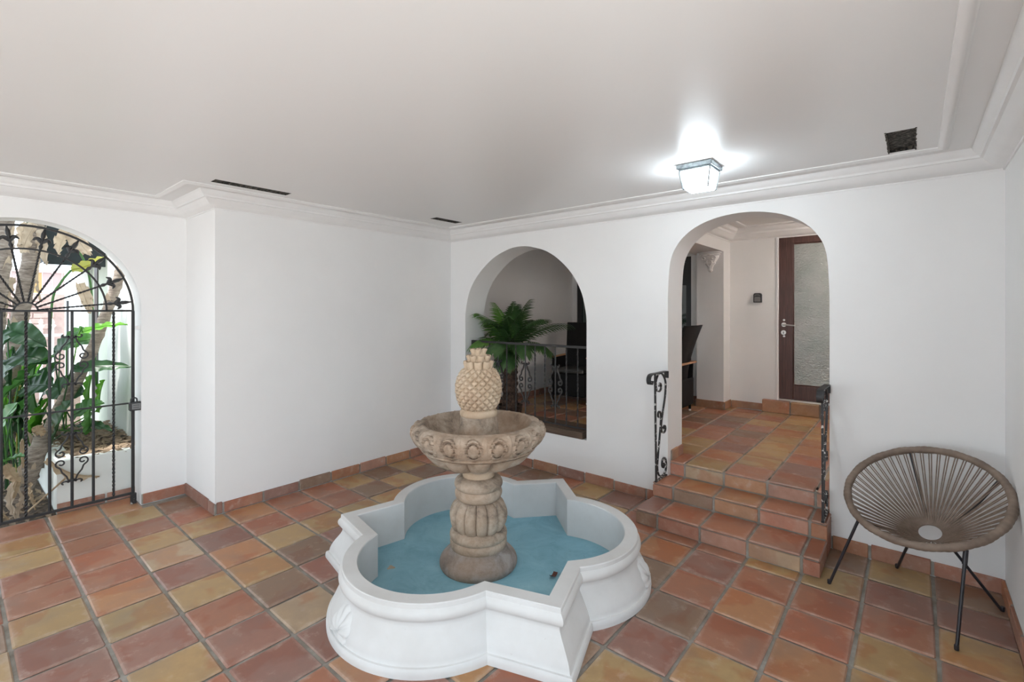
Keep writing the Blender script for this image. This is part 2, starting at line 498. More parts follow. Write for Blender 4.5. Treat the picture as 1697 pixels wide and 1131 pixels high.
# ceiling with recessed vent openings cut out
vents = [(0.375, -2.635, 0.475, -2.105), (0.50, -0.745, 0.605, -0.395), (4.066, -0.735, 4.181, -0.325)]
holes = [[(a, b), (c, b), (c, d), (a, d)] for a, b, c, d in vents]
mpZ = lambda u, v, t: (u, v, t)
struct('ceiling', MB().slab([(-0.9, YF - 1.3), (XR + 0.25, YF - 1.3), (XR + 0.25, 0.0), (-0.9, 0.0)], holes, mpZ, ZC, ZC + 0.12), 'ceiling_paint', 'smooth pale glossy ceiling above the fountain')  # runs past the front as an added overhang keeping sun off the floor
struct('ceiling_void', MB().box(-0.9, YF - 1.3, ZC + 0.17, XR + 0.25, 0.0, ZC + 0.24), 'plaster', 'dark roof space above the vent openings')

# crown moulding and ceiling strip: a profile swept round the room with mitres
def sweep_room(prof, path):
    """path: wall line corners, room interior on the right-hand side of travel; prof: (distance from wall, z)"""
    m = len(path); mb = MB(); vs = []
    offs = []
    for i in range(m):
        n = []
        for a, b in ((i - 1, i), (i, i + 1)):
            if a < 0 or b >= m: continue
            d = Vector(path[b]) - Vector(path[a]); d.normalize()
            n.append(Vector((d.y, -d.x)))
        if len(n) == 1: offs.append(n[0])
        else: offs.append((n[0] + n[1]) / (1 + n[0].dot(n[1])))
    for i in range(m):
        for d, z in prof:
            p = Vector(path[i]) + offs[i] * d
            vs.append((p.x, p.y, z))
    k = len(prof); fs = []
    for i in range(m - 1):
        for j in range(k):
            j2 = (j + 1) % k
            fs.append((i * k + j, i * k + j2, (i + 1) * k + j2, (i + 1) * k + j))
    mb.add(vs, fs); return mb
room_path = [(XG, YF), (XG, YP), (0, YP), (0, 0), (XR, 0), (XR, YF)]
crown = [(-0.01, 2.388), (0.008, 2.388), (0.010, 2.396), (0.024, 2.401), (0.045, 2.409), (0.068, 2.424), (0.088, 2.443), (0.096, 2.452),
         (0.110, 2.453), (0.114, 2.466), (0.122, 2.472), (0.134, 2.484), (0.143, 2.497), (0.146, 2.510), (-0.01, 2.510)]
struct('trim_1', sweep_room(crown, room_path), 'trim_paint', 'white stepped crown moulding where walls meet the ceiling', 35)
strip = [(0.242, 2.510), (0.244, 2.496), (0.252, 2.489), (0.264, 2.487), (0.274, 2.491), (0.282, 2.497), (0.290, 2.499), (0.292, 2.510)]
struct('trim_2', sweep_room(strip, room_path), 'trim_paint', 'slim white moulding strip framing the ceiling inside the crown', 35)

# ---- floor: grout bed with single terracotta tiles
TC = {'R': lin(170, 116, 90), 'O': lin(178, 128, 90), 'Y': lin(180, 148, 102), 'M': lin(148, 108, 94), 'B': lin(140, 112, 90), 'T': lin(182, 154, 122), 'P': lin(184, 134, 112)}
RND = random.Random(3)
tint = {}
def cells(b, a0, s):
    for i, ch in enumerate(s): tint[(a0 + i, b)] = ch
cells(-1, -5, 'RYYRRYMMR'); cells(0, -4, 'RRRROYMYRM'); cells(1, -4, 'YRYTMYRMMR'); cells(2, -3, 'RYMOYBTM')
cells(3, -2, 'ORYBMB'); cells(4, -2, 'RRYMB'); cells(5, -2, 'RRYB'); cells(6, -2, 'YBYO'); cells(7, -2, 'BYBR'); cells(8, -2, 'YBRO'); cells(9, -2, 'RYBO'); cells(10, -2, 'RBYB')
for b, s in ((10, 'RRMRBYB'), (9, 'RRRYYMM'), (8, 'OMRRRYR'), (7, 'BRORYRO'), (6, 'RBROYRO'), (5, 'MMYORYR'), (4, 'BYROYRO'), (3, 'RMORYRR')):
    cells(b, 6 if b in (9, 10) else 7, s)
for b, s in ((9, 'OYYY'), (10, 'BRYM')): cells(b, 2, s)
MESHC = {}
def tile_piece(dx, dy, dz, mat, c=0.006, variants=4, jit=0.0025):
    k = (round(dx, 3), round(dy, 3), round(dz, 3), mat, RND.randrange(variants))
    if k not in MESHC:
        mb = MB().cbox(-dx / 2, -dy / 2, 0, dx / 2, dy / 2, dz, c, jit, RND)
        MESHC[k] = mb.mesh('tile', M[mat], (0, 0, 0), None)
    return MESHC[k]
def shade(c):
    k = RND.uniform(0.86, 1.12); h = RND.uniform(-0.04, 0.04)
    return (c[0] * k * (1 + h), c[1] * k, c[2] * k * (1 - h))
def pick(a=None, b=None, pool='RRROMBYBRO'):
    return shade(TC[tint.get((a, b)) or RND.choice(pool)])
TH = 0.014
mb = MB().box(-0.975, YF, -0.12, XR + 0.02, 0.05, -0.010)
floor = struct('floor', mb, 'grout', 'terracotta tiled floor with grey cement joints around the fountain')
WL[floor.name] = Vector((0, 0, 0))
FC = Vector((2.142, -1.677))
G = 0.017
far = MB()
for b in range(10, -10, -1):
    for a in range(-5, 13):
        x0, x1 = GX + a * TP, GX + (a + 1) * TP
        y0, y1 = GY + b * TP, GY + (b + 1) * TP
        if a <= -3:
            if b > 2: continue
            if b == 2: y1 = YP
            if a == -5:
                x0 = -0.955
                if y1 > GC + GR: y1 = GC + GR
                if y0 < GC - GR: x0 = XG
        y1 = min(y1, 0.0); x1 = min(x1, XR)
        dx, dy = x1 - x0 - G, y1 - y0 - G
        if dx < 0.04 or dy < 0.03: continue
        cx, cy = (x0 + x1) / 2, (y0 + y1) / 2
        if (Vector((cx, cy)) - FC).length < 0.52: continue
        if 2.64 < cx < 3.70 and cy > -0.28: continue
        if b < -6:
            far.cbox(cx - dx / 2, cy - dy / 2, -0.014, cx + dx / 2, cy + dy / 2, 0, 0.006)
            continue
        o = mesh_obj('floor_tile', tile_piece(dx, dy, TH, 'terracotta'), floor, (cx, cy, -TH + RND.uniform(-0.0012, 0.0012)), pick(a, b))
        o.rotation_euler = (0, 0, RND.uniform(-0.006, 0.006))
o = far.build('floor_tiles_behind', M['terracotta'], floor, None, (0, 0, 0), TC['R']); o['kind'] = 'stuff'

# ---- baseboards of cut tile
def baseboard(name, label, segs):
    """segs: (axis, fixed, normal sign, from, to, joints)"""
    bb = MB(); todo = []
    for ax, fix, sg, p0, p1, z0, h, jo in segs:
        js = sorted([j for j in jo if p0 + 0.02 < j < p1 - 0.02])
        es = [p0] + js + [p1]
        t0, t1 = (fix, fix + sg * 0.009)
        q = (min(t0, t1), max(t0, t1))
        if ax == 'x': bb.box(p0, q[0], z0, p1, q[1], z0 + h - 0.006)
        else: bb.box(q[0], p0, z0, q[1], p1, z0 + h - 0.006)
        for e0, e1 in zip(es[:-1], es[1:]):
            todo.append((ax, fix, sg, e0, e1, z0, h))
    o = struct(name, bb, 'grout', label)
    WL[o.name] = Vector((0, 0, 0))
    for ax, fix, sg, e0, e1, z0, h in todo:
        g = 0.008
        L = e1 - e0 - 2 * g
        if L < 0.012: continue
        th = 0.016
        hh = h + RND.uniform(-0.006, 0.006)
        if ax == 'x': me = tile_piece(L, th, hh, 'terracotta_wall', 0.003, 3, 0.0); loc = ((e0 + e1) / 2, fix + sg * th / 2, z0)
        else: me = tile_piece(th, L, hh, 'terracotta_wall', 0.003, 3, 0.0); loc = (fix + sg * th / 2, (e0 + e1) / 2, z0)
        mesh_obj('baseboard_tile', me, o, loc, pick(pool='RRRMBOP'))
    return o
gx = [GX + a * TP for a in range(-8, 20)]
gy = [GY + b * TP for b in range(-14, 14)]
baseboard('baseboard_left', 'terracotta tile baseboard along the plain left wall', [('y', 0.0, 1, YP, 0, 0, 0.085, gy)])
baseboard('baseboard_return', 'terracotta tile baseboard round the corner beside the gate', [('x', YP, -1, XG, 0.016, 0, 0.085, [-0.12]), ('y', XG, 1, GC + GR, YP, 0, 0.085, [])])
baseboard('baseboard_gate', 'terracotta tile baseboard on the gate wall behind the camera side', [('y', XG, 1, -5.4, GC - GR, 0, 0.085, gy)])
baseboard('baseboard_back', 'terracotta tile baseboard under the niche and behind the string chair', [('x', 0.0, -1, 0.0, 2.578, 0, 0.085, gx), ('x', 0.0, -1, 3.752, XR, 0, 0.085, gx)])
baseboard('baseboard_right', 'terracotta tile baseboard along the right wall', [('y', XR, -1, -2.50, 0, 0, 0.085, gy)])
baseboard('baseboard_arch', 'terracotta tile skirting inside the entry arch jambs', [('y', 2.622, 1, 0.06, WT, ZH, 0.085, [0.20]), ('y', 3.740, -1, 0.06, WT, ZH, 0.085, [0.20])])

# ---- steps up to the hall
S1, S2, S3 = 0.115, 0.229, ZH
ex = [2.580, 2.7435, 3.047, 3.3505, 3.654, 3.750]
st = thing('entry_steps', (3.165, -0.25, 0), 'terracotta tiled steps leading up through the arch to the hall', 'steps')
MB().box(2.590, -0.493, -0.01, 3.740, 0.10, S1 - 0.010).box(2.590, -0.193, 0, 3.740, 0.10, S2 - 0.010).box(2.625, 0.052, 0, 3.738, 0.16, S3 - 0.010).build('cement_core', M['grout'], st)
stint = ['MRRRR', 'ROORR', 'RYRRR']
rtint = ['BPPTR', 'RBOPO', 'PTOPR']
for k, (yf, yb, zt, zb) in enumerate(((-0.503, -0.20, S1, 0.0), (-0.203, 0.048, S2, S1), (0.045, 0.33, S3, S2))):
    e = ex if k < 2 else [2.624] + ex[1:-1] + [3.738]
    for i in range(5):
        x0, x1 = e[i] + (0.008 if i else 0), e[i + 1] - (0.008 if i < 4 else 0)
        me = tile_piece(x1 - x0, yb - yf, 0.016, 'terracotta', 0.006, 3, 0.0)
        mesh_obj('tread_tile', me, st, ((x0 + x1) / 2, (yf + yb) / 2, zt - 0.016), shade(TC[stint[k][i]]))
        zz1 = zt - 0.020
        me = tile_piece(x1 - x0, 0.014, zz1 - zb - 0.008, 'terracotta_wall', 0.003, 3, 0.0)
        mesh_obj('riser_tile', me, st, ((x0 + x1) / 2, yf + 0.009, zb + 0.006), shade(TC[rtint[k][i]]))
for xs in (2.581, 3.749):                           # tiles closing the step ends
    for (y0, y1, z0, z1) in ((-0.485, -0.215, 0.006, S1 - 0.02), (-0.185, -0.004, 0.006, S2 - 0.02)):
        me = tile_piece(0.014, y1 - y0, z1 - z0, 'terracotta_wall', 0.003, 3, 0.0)
        mesh_obj('end_tile', me, st, (xs + (0.006 if xs < 3 else -0.006), (y0 + y1) / 2, z0), shade(TC['R']))

# ---- hall behind the arches
HX0, HXS, HX1, HY = -0.08, 2.344, 4.62, 2.74
fh = struct('floor_hall', MB().box(HX0, 0.10, 0.0, HX1, HY + 0.02, ZH - 0.010), 'grout', 'raised terracotta hall floor seen through the arches')
WL[fh.name] = Vector((0, 0, 0))
for a in range(-3, 14):
    for b in range(0, 9):
        x0, x1 = GX + a * TP, GX + (a + 1) * TP
        y0, y1 = 0.335 + b * TP, 0.335 + (b + 1) * TP
        x0 = max(x0, HX0); x1 = min(x1, HX1); y1 = min(y1, HY - 0.06 if x0 > 2.3 else HY)
        if x1 - x0 < 0.06 or y1 - y0 < 0.05: continue
        me = tile_piece(x1 - x0 - G, y1 - y0 - G, TH, 'terracotta')
        mesh_obj('floor_tile', me, fh, ((x0 + x1) / 2, (y0 + y1) / 2, ZH - TH + RND.uniform(-0.001, 0.001)), pick(pool='OORBYYMR'))
struct('wall_hall_left', MB().box(HX0 - 0.15, WT, 0, HX0, HY + 0.2, 2.75), 'plaster', 'hall end wall seen through the niche behind the palm')
struct('wall_hall_right', MB().box(HX1, WT, 0, HX1 + 0.15, HY + 0.2, 2.75), 'plaster', 'hall wall hidden to the right of the door')
# far hall wall: glazed opening on the left, door wall on the right
struct('wall_hall_far', MB().slab([(HX0, 0), (HX1, 0), (HX1, 2.75), (HX0, 2.75)],
       [[(0.0, ZH), (1.84, ZH), (1.84, 2.335), (0.0, 2.335)], [(2.88, 0.49), (3.80, 0.49), (3.80, 2.585), (2.88, 2.585)]], mpY, HY, HY + 0.14), 'plaster', 'hall wall holding the wooden door and the dark window')
struct('wall_hall_pillar', MB().box(2.01, 2.465, ZH - 0.01, HXS, HY, 2.335), 'plaster', 'square white pillar in the hall below the plaster corbel')
struct('ceiling_hall', MB().box(1.93, WT, 2.335, HXS, HY, 2.75).box(HX0 - 0.1, WT, 2.63, 1.93, HY + 0.1, 2.75).box(HXS, WT, 2.63, HX1 + 0.1, HY + 0.1, 2.75), 'plaster', 'hall ceiling with a lowered beam over the pillar')
hc = [(-0.01, 2.478), (0.008, 2.478), (0.012, 2.49), (0.03, 2.498), (0.055, 2.515), (0.075, 2.545), (0.085, 2.55), (0.09, 2.575), (0.11, 2.585), (0.125, 2.61), (0.13, 2.635), (-0.01, 2.635)]
struct('trim_3', sweep_room(hc, [(HXS, WT), (HXS, HY), (HX1, HY)][0:3]), 'trim_paint', 'white crown moulding in the hall above the door wall', 35)
hs = [(0.21, 2.635), (0.212, 2.62), (0.225, 2.61), (0.245, 2.612), (0.26, 2.62), (0.265, 2.635)]
struct('trim_4', sweep_room(hs, [(HXS, WT), (HXS, HY), (HX1, HY)]), 'trim_paint', 'slim ceiling strip in the hall', 35)
baseboard('baseboard_hall', 'terracotta tile baseboard round the hall pillar and walls',
          [('x', 2.465, -1, 1.995, HXS + 0.016, ZH, 0.092, []), ('y', HXS, 1, 2.465, HY, ZH, 0.092, []), ('x', HY, -1, HXS + 0.016, 2.735, ZH, 0.085, []),
           ('y', HX0, 1, WT, HY, ZH, 0.085, gy + [0.60, 0.91, 1.21, 1.52, 1.82, 2.12, 2.43]), ('x', HY, -1, 1.84, 2.01, ZH, 0.085, [])])
# door step
ds = thing('door_step', (3.3, 2.71, ZH), 'terracotta tiled step under the wooden hall door', 'step')
MB().box(2.745, 2.69, ZH - 0.005, 3.90, 2.742, 0.478).build('cement_core', M['grout'], ds)
for x0, x1, c in ((2.735, 3.03, 'O'), (3.046, 3.335, 'Y'), (3.351, 3.64, 'R'), (3.656, 3.90, 'O')):
    mesh_obj('riser_tile', tile_piece(x1 - x0, 0.02, 0.136, 'terracotta_wall', 0.003, 2, 0), ds, ((x0 + x1) / 2, 2.685, ZH), shade(TC[c]))
    mesh_obj('tread_tile', tile_piece(x1 - x0, 0.068, 0.012, 'terracotta', 0.003, 2, 0), ds, ((x0 + x1) / 2, 2.708, 0.479), shade(TC[c]))

# hall window (dark metal frame)
wn = bpy.data.objects.new('window_1', None); _link(wn, None, (0.92, HY, ZH)); tag(wn, 'dark framed glass panels in the hall behind the wicker chairs', kind='structure')
for x0, x1 in ((0.0, 0.07), (0.60, 0.66), (1.20, 1.26), (1.765, 1.84)):
    MB().box(x0, HY + 0.02, ZH, x1, HY + 0.08, 2.335).build('frame_post', M['window_black'], wn)
for z0, z1 in ((ZH, ZH + 0.08), (1.94, 2.02), (2.255, 2.335)):
    MB().box(0.0, HY + 0.025, z0, 1.84, HY + 0.075, z1).build('frame_rail', M['window_black'], wn)
for x0, x1 in ((0.07, 0.60), (0.66, 1.20), (1.26, 1.765)):
    MB().box(x0, HY + 0.045, ZH + 0.08, x1, HY + 0.055, 1.94).build('glass_pane', M['tinted_glass'], wn)
    MB().box(x0, HY + 0.045, 2.02, x1, HY + 0.055, 2.255).build('glass_pane', M['window_black'], wn)

# door
dr = bpy.data.objects.new('door_1', None); _link(dr, None, (3.34, HY, 0.49)); tag(dr, 'dark reddish wooden door with a tall rippled glass panel', kind='structure')
def dbox(name, x0, z0, x1, z1, y0, y1, mat, par=None): return MB().cbox(x0, y0, z0, x1, y1, z1, 0.004).build(name, M[mat], par or dr)
dbox('door_frame', 2.880, 0.492, 2.906, 2.583, HY - 0.012, HY + 0.10, 'trim_paint')
dbox('door_frame', 3.774, 0.492, 3.800, 2.583, HY - 0.012, HY + 0.10, 'trim_paint')
dbox('door_frame', 2.907, 2.560, 3.773, 2.583, HY - 0.012, HY + 0.10, 'trim_paint')
dbox('stile', 2.908, 0.515, 3.060, 2.558, HY + 0.005, HY + 0.055, 'door_wood')
dbox('stile', 3.620, 0.515, 3.772, 2.558, HY + 0.005, HY + 0.055, 'door_wood')
dbox('rail', 3.060, 2.400, 3.620, 2.558, HY + 0.006, HY + 0.054, 'door_wood')
dbox('rail', 3.060, 0.515, 3.620, 0.690, HY + 0.006, HY + 0.054, 'door_wood')
dbox('threshold', 2.907, 0.492, 3.773, 0.514, HY - 0.01, HY + 0.06, 'steel')
dbox('glass_panel', 3.055, 0.688, 3.625, 2.402, HY + 0.022, HY + 0.034, 'ripple_glass')
for x0, z0, x1, z1 in ((3.060, 0.690, 3.070, 2.40), (3.610, 0.690, 3.620, 2.40), (3.07, 2.388, 3.61, 2.40), (3.07, 0.690, 3.61, 0.702)):
    dbox('glazing_bead', x0, z0, x1, z1, HY + 0.010, HY + 0.022, 'door_wood')
dh = MB()
def ydisc(mb, x, z, r, y0, y1, n=24):
    vs = [(x + r * math.cos(2 * PI * k / n), y, z + r * math.sin(2 * PI * k / n)) for y in (y0, y1) for k in range(n)]
    fs = [tuple(range(n)), tuple(range(n, 2 * n))[::-1]] + [(k, (k + 1) % n, n + (k + 1) % n, n + k) for k in range(n)]
    return mb.add(vs, fs)
ydisc(dh, 2.962, 1.419, 0.026, HY - 0.004, HY + 0.008)
dh.tube([(2.962, HY, 1.419), (2.962, HY - 0.045, 1.419)], 0.010, 10)
dh.tube([(2.955, HY - 0.045, 1.419), (3.0, HY - 0.048, 1.418), (3.085, HY - 0.046, 1.410)], 0.009, 10)
hd = dh.build('door_handle', M['steel'], dr, 40)
hd['label'] = 'brushed steel lever handle'
es = ydisc(MB(), 2.958, 1.323, 0.027, HY - 0.004, HY + 0.008).build('lock_rose', M['steel'], dr, 40)
MB().box(2.954, HY - 0.006, 1.308, 2.962, HY + 0.0, 1.334).build('keyhole', M['window_black'], es)
for z in (1.475, 1.278): ydisc(MB(), 2.964, z, 0.012, HY - 0.002, HY + 0.008, 14).build('screw_cover', M['steel'], dr, 40)

# ------------------------------------------------------------------ fountain basin (three lobes, three points)
ZR, ZB = 0.285, 0.033
TIP, LC, LR = 0.945, 0.430, 0.488
TH0 = math.radians(93.6)
def trefoil():
    pts = []
    A, B = TIP - LC * math.cos(PI / 3), LC * math.sin(PI / 3)
    bq = -(A + B); cq = (A * A + B * B - LR * LR) / 2
    tt = (-bq - math.sqrt(bq * bq - 4 * cq)) / 2
    jl = Vector((TIP - tt, tt))
    for k in range(3):
        ang = TH0 - k * 2 * PI / 3         # going clockwise
        rot = Matrix.Rotation(ang, 2)
        loc = [Vector((TIP - tt, tt)), Vector((TIP - tt / 2, tt / 2)), Vector((TIP, 0)), Vector((TIP - tt / 2, -tt / 2)), Vector((TIP - tt, -tt))]
        pts += [rot @ p for p in loc]
        c = Vector((LC * math.cos(-PI / 3), LC * math.sin(-PI / 3)))
        d = Vector((TIP - tt, -tt)) - c
        a0 = math.atan2(d.y, d.x)
        half = a0 - (-PI / 3)
        n = 44
        for i in range(1, n):
            a = a0 - 2 * half * i / n
            pts.append(rot @ (c + Vector((LR * math.cos(a), LR * math.sin(a)))))
    return pts
TF = trefoil()
def offset_ring(o):
    m = len(TF); out = []
    for i in range(m):
        d1 = (TF[i] - TF[i - 1]).normalized(); d2 = (TF[(i + 1) % m] - TF[i]).normalized()
        n1 = Vector((-d1.y, d1.x)); n2 = Vector((-d2.y, d2.x))
        q = (n1 + n2) / max(0.35, 1 + n1.dot(n2))
        out.append(TF[i] + q * o)
    return out
fb = thing('fountain_basin', (FC.x, FC.y, 0), 'white three-lobed pool surround with a blue painted floor', 'fountain basin')
prof = [(-0.078, ZB - 0.02), (-0.078, ZR - 0.006), (-0.074, ZR - 0.001), (-0.004, ZR), (0.000, ZR - 0.004),
        (0.001, 0.262), (0.008, 0.254), (0.014, 0.243), (0.016, 0.230), (0.013, 0.217), (0.006, 0.208), (-0.003, 0.202), (-0.008, 0.192),
        (-0.006, 0.178), (0.002, 0.160), (0.016, 0.138), (0.032, 0.112), (0.045, 0.086), (0.053, 0.064), (0.055, 0.050), (0.059, 0.044), (0.067, 0.042), (0.073, 0.034), (0.075, 0.018), (0.074, 0.0), (-0.05, 0.0)]
# the curve is kept inside the line of the foot so that lobes and points meet cleanly
mb = MB(); m = len(TF)
vs = []
for o, z in prof:
    for q in offset_ring(o): vs.append((FC.x + q.x, FC.y + q.y, z))
fs = []
for i in range(len(prof) - 1):
    for k in range(m):
        k2 = (k + 1) % m
        fs.append((i * m + k, i * m + k2, (i + 1) * m + k2, (i + 1) * m + k))
mb.add(vs, fs)
mb.build('surround', M['basin_white'], fb, 38)
ring = offset_ring(-0.070)
mb = MB().slab([(q.x + FC.x, q.y + FC.y) for q in ring], [], mpZ, 0.004, ZB)
p_ = mb.build('pool_floor', M['basin_blue'], fb); p_['label'] = 'blue painted pool floor'
# shell reliefs on the lobes
for k in range(3):
    ang = TH0 - PI / 3 - k * 2 * PI / 3
    mb = MB()
    NS, NR = 56, 9
    def shell(u, v):
        a = (u - 0.5) * math.radians(215)
        rr = v
        rib = abs(math.cos(a * 9 / 2.15 * 1.15))
        Rm = 0.098 * (1 + 0.07 * rib) * (1 - 0.20 * abs(a) / 1.88)
        x = Rm * rr * math.sin(a); y = Rm * rr * math.cos(a) - 0.024
        h = 0.015 * math.sin(PI * min(1, rr * 0.93)) ** 0.5 * (0.45 + 0.75 * rib) if rr < 0.99 else -0.006
        z = 0.100 + y
        # surround profile offset at this height
        off = 0.0
        for (o0, z0), (o1, z1) in zip(prof[11:23], prof[12:24]):
            if z1 <= z <= z0: off = o0 + (o1 - o0) * (z0 - z) / max(1e-6, z0 - z1)
        Rl = LR + off + h
        th = ang + x / LR - math.radians(13)
        return (FC.x + LC * math.cos(ang) + Rl * math.cos(th), FC.y + LC * math.sin(ang) + Rl * math.sin(th), z)
    mb.grid(NS, NR, shell)
    mb.build('shell_relief', M['basin_white'], fb, 50)

# ------------------------------------------------------------------ tiered stone fountain standing in the basin
CC = (2.112, -1.712)
ft = thing('tiered_fountain', (CC[0], CC[1], ZB), 'weathered stone tiered fountain with a pineapple on top', 'fountain')
def lp(pts, n=5): return [(p.x, p.y) for p in smooth_path([(a, b, 0) for a, b in pts], n)]
wob = random.Random(5)
MB().lathe(lp([(0.232, ZB), (0.238, 0.045), (0.239, 0.062), (0.232, 0.082), (0.216, 0.100), (0.196, 0.118), (0.180, 0.136), (0.172, 0.152)]), 64, CC).build('base', M['dark_stone'], ft, 50)
MB().lathe([(0.165, 0.145), (0.171, 0.150), (0.175, 0.165), (0.175, 0.192), (0.168, 0.199), (0.164, 0.203)] + lp([(0.172, 0.206), (0.177, 0.220), (0.174, 0.238), (0.164, 0.253), (0.150, 0.262), (0.135, 0.264)], 4), 64, CC).build('lower_ring', M['cast_stone'], ft, 45)
def pumpkin(u, t, r, z):
    k = abs(math.sin(t * 7.0))
    return (r * (0.855 + 0.150 * k ** 0.42), z)
MB().lathe(lp([(0.125, 0.246), (0.150, 0.258), (0.170, 0.290), (0.178, 0.335), (0.173, 0.375), (0.156, 0.410), (0.128, 0.432), (0.10, 0.438)], 5), 196, CC, pumpkin).build('ribbed_bulb', M['cast_stone'], ft, 60)
MB().lathe([(0.09, 0.428), (0.104, 0.431)] + lp([(0.118, 0.434), (0.135, 0.446), (0.144, 0.464), (0.146, 0.482), (0.140, 0.497), (0.134, 0.504)], 4) + lp([(0.140, 0.509), (0.148, 0.524), (0.148, 0.542), (0.138, 0.560), (0.118, 0.573), (0.098, 0.577)], 4), 64, CC).build('upper_ring', M['cast_stone'], ft, 45)
MB().lathe([(0.098, 0.57), (0.098, 0.602), (0.101, 0.612), (0.110, 0.618), (0.114, 0.625), (0.120, 0.628), (0.130, 0.634), (0.138, 0.642), (0.140, 0.648)], 64, CC).build('neck', M['pale_stone'], ft, 45)
# bowl: fluted underside, egg-and-dart band, hollow
def bowl_fn(u, t, r, z):
    if z < 0.752 and r > 0.14 and u < 0.5:                     # gadroons below the band
        k = abs(math.sin(t * 6.0))
        f = min(1, (0.752 - z) / 0.03) * max(0, min(1, (z - 0.643) / 0.02))
        return (r * (1.04 - 0.20 * f * (1 - k ** 0.5)), z + 0.010 * f * (1 - k))
    if u < 0.5 and 0.768 < z < 0.905:                          # egg and dart
        v = (z - 0.772) / (0.898 - 0.772)
        ph = (t * 18 / (2 * PI)) % 1.0 - 0.5
        e = math.hypot(ph / 0.30, (v - 0.50) / 0.44)
        h = 0.0
        if e < 0.72: h = 0.008 * math.sqrt(max(0, 1 - (e / 0.72) ** 2))
        elif e < 0.86: h = -0.007
        elif e < 1.10: h = 0.008
        elif e < 1.2: h = -0.004
        else:
            q = abs(abs(ph) - 0.5)
            h = 0.005 if q < 0.035 else (-0.006 if q < 0.06 else 0.001)
        return (r + h * 1.4, z + h * 0.6)
    return (r, z)
under = lp([(0.120, 0.640), (0.165, 0.645), (0.220, 0.657), (0.265, 0.680), (0.296, 0.707), (0.319, 0.733), (0.332, 0.751)], 6)
band = [(0.338, 0.752), (0.352, 0.758), (0.356, 0.766)] + lp([(0.350, 0.770), (0.368, 0.785), (0.388, 0.810), (0.402, 0.838), (0.406, 0.862), (0.397, 0.885), (0.375, 0.902), (0.345, 0.911)], 7)
inside = lp([(0.330, 0.909), (0.324, 0.898), (0.312, 0.870), (0.292, 0.835), (0.250, 0.800), (0.190, 0.785), (0.12, 0.782)], 4)
allp = under + band + inside
nin = len(inside)
def bowl_f2(u, t, r, z):
    i = round(u * (len(allp) - 1))
    return bowl_fn(0.0 if i < len(under) + len(band) else 1.0, t, r, z)
MB().lathe(allp, 288, CC, bowl_f2).build('bowl', M['cast_stone'], ft, 60)
MB().lathe([(0.130, 0.780), (0.126, 0.84), (0.118, 0.90), (0.112, 0.948), (0.10, 0.952)], 56, CC).build('inner_plinth', M['cast_stone'], ft, 40)
MB().lathe([(0.095, 0.942)] + lp([(0.106, 0.942), (0.114, 0.952), (0.116, 0.966), (0.112, 0.980), (0.102, 0.990), (0.090, 0.995)], 4), 56, CC).build('finial_collar', M['pale_stone'], ft, 40)
def pine(u, t, r, z):
    a = t * 16 / (2 * PI); b = (z - 0.98) * 44.0
    p, q = a + b * 0.5, a - b * 0.5
    fa = abs(math.sin(PI * p)); fb_ = abs(math.sin(PI * q))
    g = min(fa, fb_)
    h = 0.015 * (min(1.0, g * 1.5) ** 0.6) + 0.005 * fa * fb_
    return (r - 0.014 + h, z)
MB().lathe(lp([(0.095, 0.985), (0.108, 0.998), (0.124, 1.028), (0.136, 1.070), (0.141, 1.115), (0.136, 1.162), (0.120, 1.205), (0.098, 1.234), (0.070, 1.245)], 14), 342, CC, pine).build('pineapple_body', M['pale_stone'], ft, 60)
MB().lathe([(0.070, 1.22), (0.066, 1.275), (0.052, 1.315), (0.030, 1.352), (0.0, 1.355)], 24, CC).build('crown_core', M['pale_stone'], ft, 40)
for n, r0, z0, h, wd, tl in ((9, 0.070, 1.222, 0.060, 0.050, 0.012), (8, 0.052, 1.272, 0.046, 0.042, 0.014), (6, 0.028, 1.309, 0.048, 0.034, 0.018)):
    for k in range(n):
        a = 2 * PI * (k + 0.5 * (n % 2)) / n + 0.2
        mb = MB()
        def leafc(u, v, a=a, r0=r0, z0=z0, h=h, wd=wd, tl=tl):
            th = 2 * PI * u
            wv_ = wd * (0.86 + 0.26 * v ** 2) * (1 if v < 1 else 0.8)
            dp = 0.017 * (1 if 0 < v < 1 else 0.7)
            cx = r0 + tl * v ** 2
            px = cx + dp * math.cos(th); py = wv_ / 2 * math.copysign(abs(math.sin(th)) ** 0.7, math.sin(th))
            pz = z0 + h * min(1.0, v * 1.06) + 0.006 * v * (abs(math.sin(th)) - 0.4)
            return (CC[0] + px * math.cos(a) - py * math.sin(a), CC[1] + px * math.sin(a) + py * math.cos(a), pz)
        mb.grid(12, 6, leafc, True)
        nv = len(mb.v); mb.f.append(tuple(range(nv - 12, nv))); mb.f.append(tuple(range(12)))
        mb.build('crown_leaf', M['pale_stone'], ft, 50)
# dry leaf lying in the pool
pt = at(917, 957, 2, ZB)
tag(MB().grid(4, 3, lambda u, v: (pt.x + (u - 0.5) * 0.03, pt.y + (v - 0.5) * 0.05, ZB + 0.004 + 0.03 * (v - 0.5) ** 2 * 4 * 0.5 + 0.004 * u)).build('dry_leaf', plain('leaf_brown', (0.10, 0.03, 0.02), 0.7).m), 'small curled red-brown leaf lying on the blue pool floor', 'leaf')
pt2 = at(648, 941, 2, ZB)
MB().lathe([(0.0, ZB + 0.003), (0.018, ZB + 0.002), (0.022, ZB)], 12, (pt2.x, pt2.y), lambda u, t, r, z: (r * (1 + 0.3 * math.sin(3 * t)), z), False).build('tan_patch', M['leaf_straw'], fb)

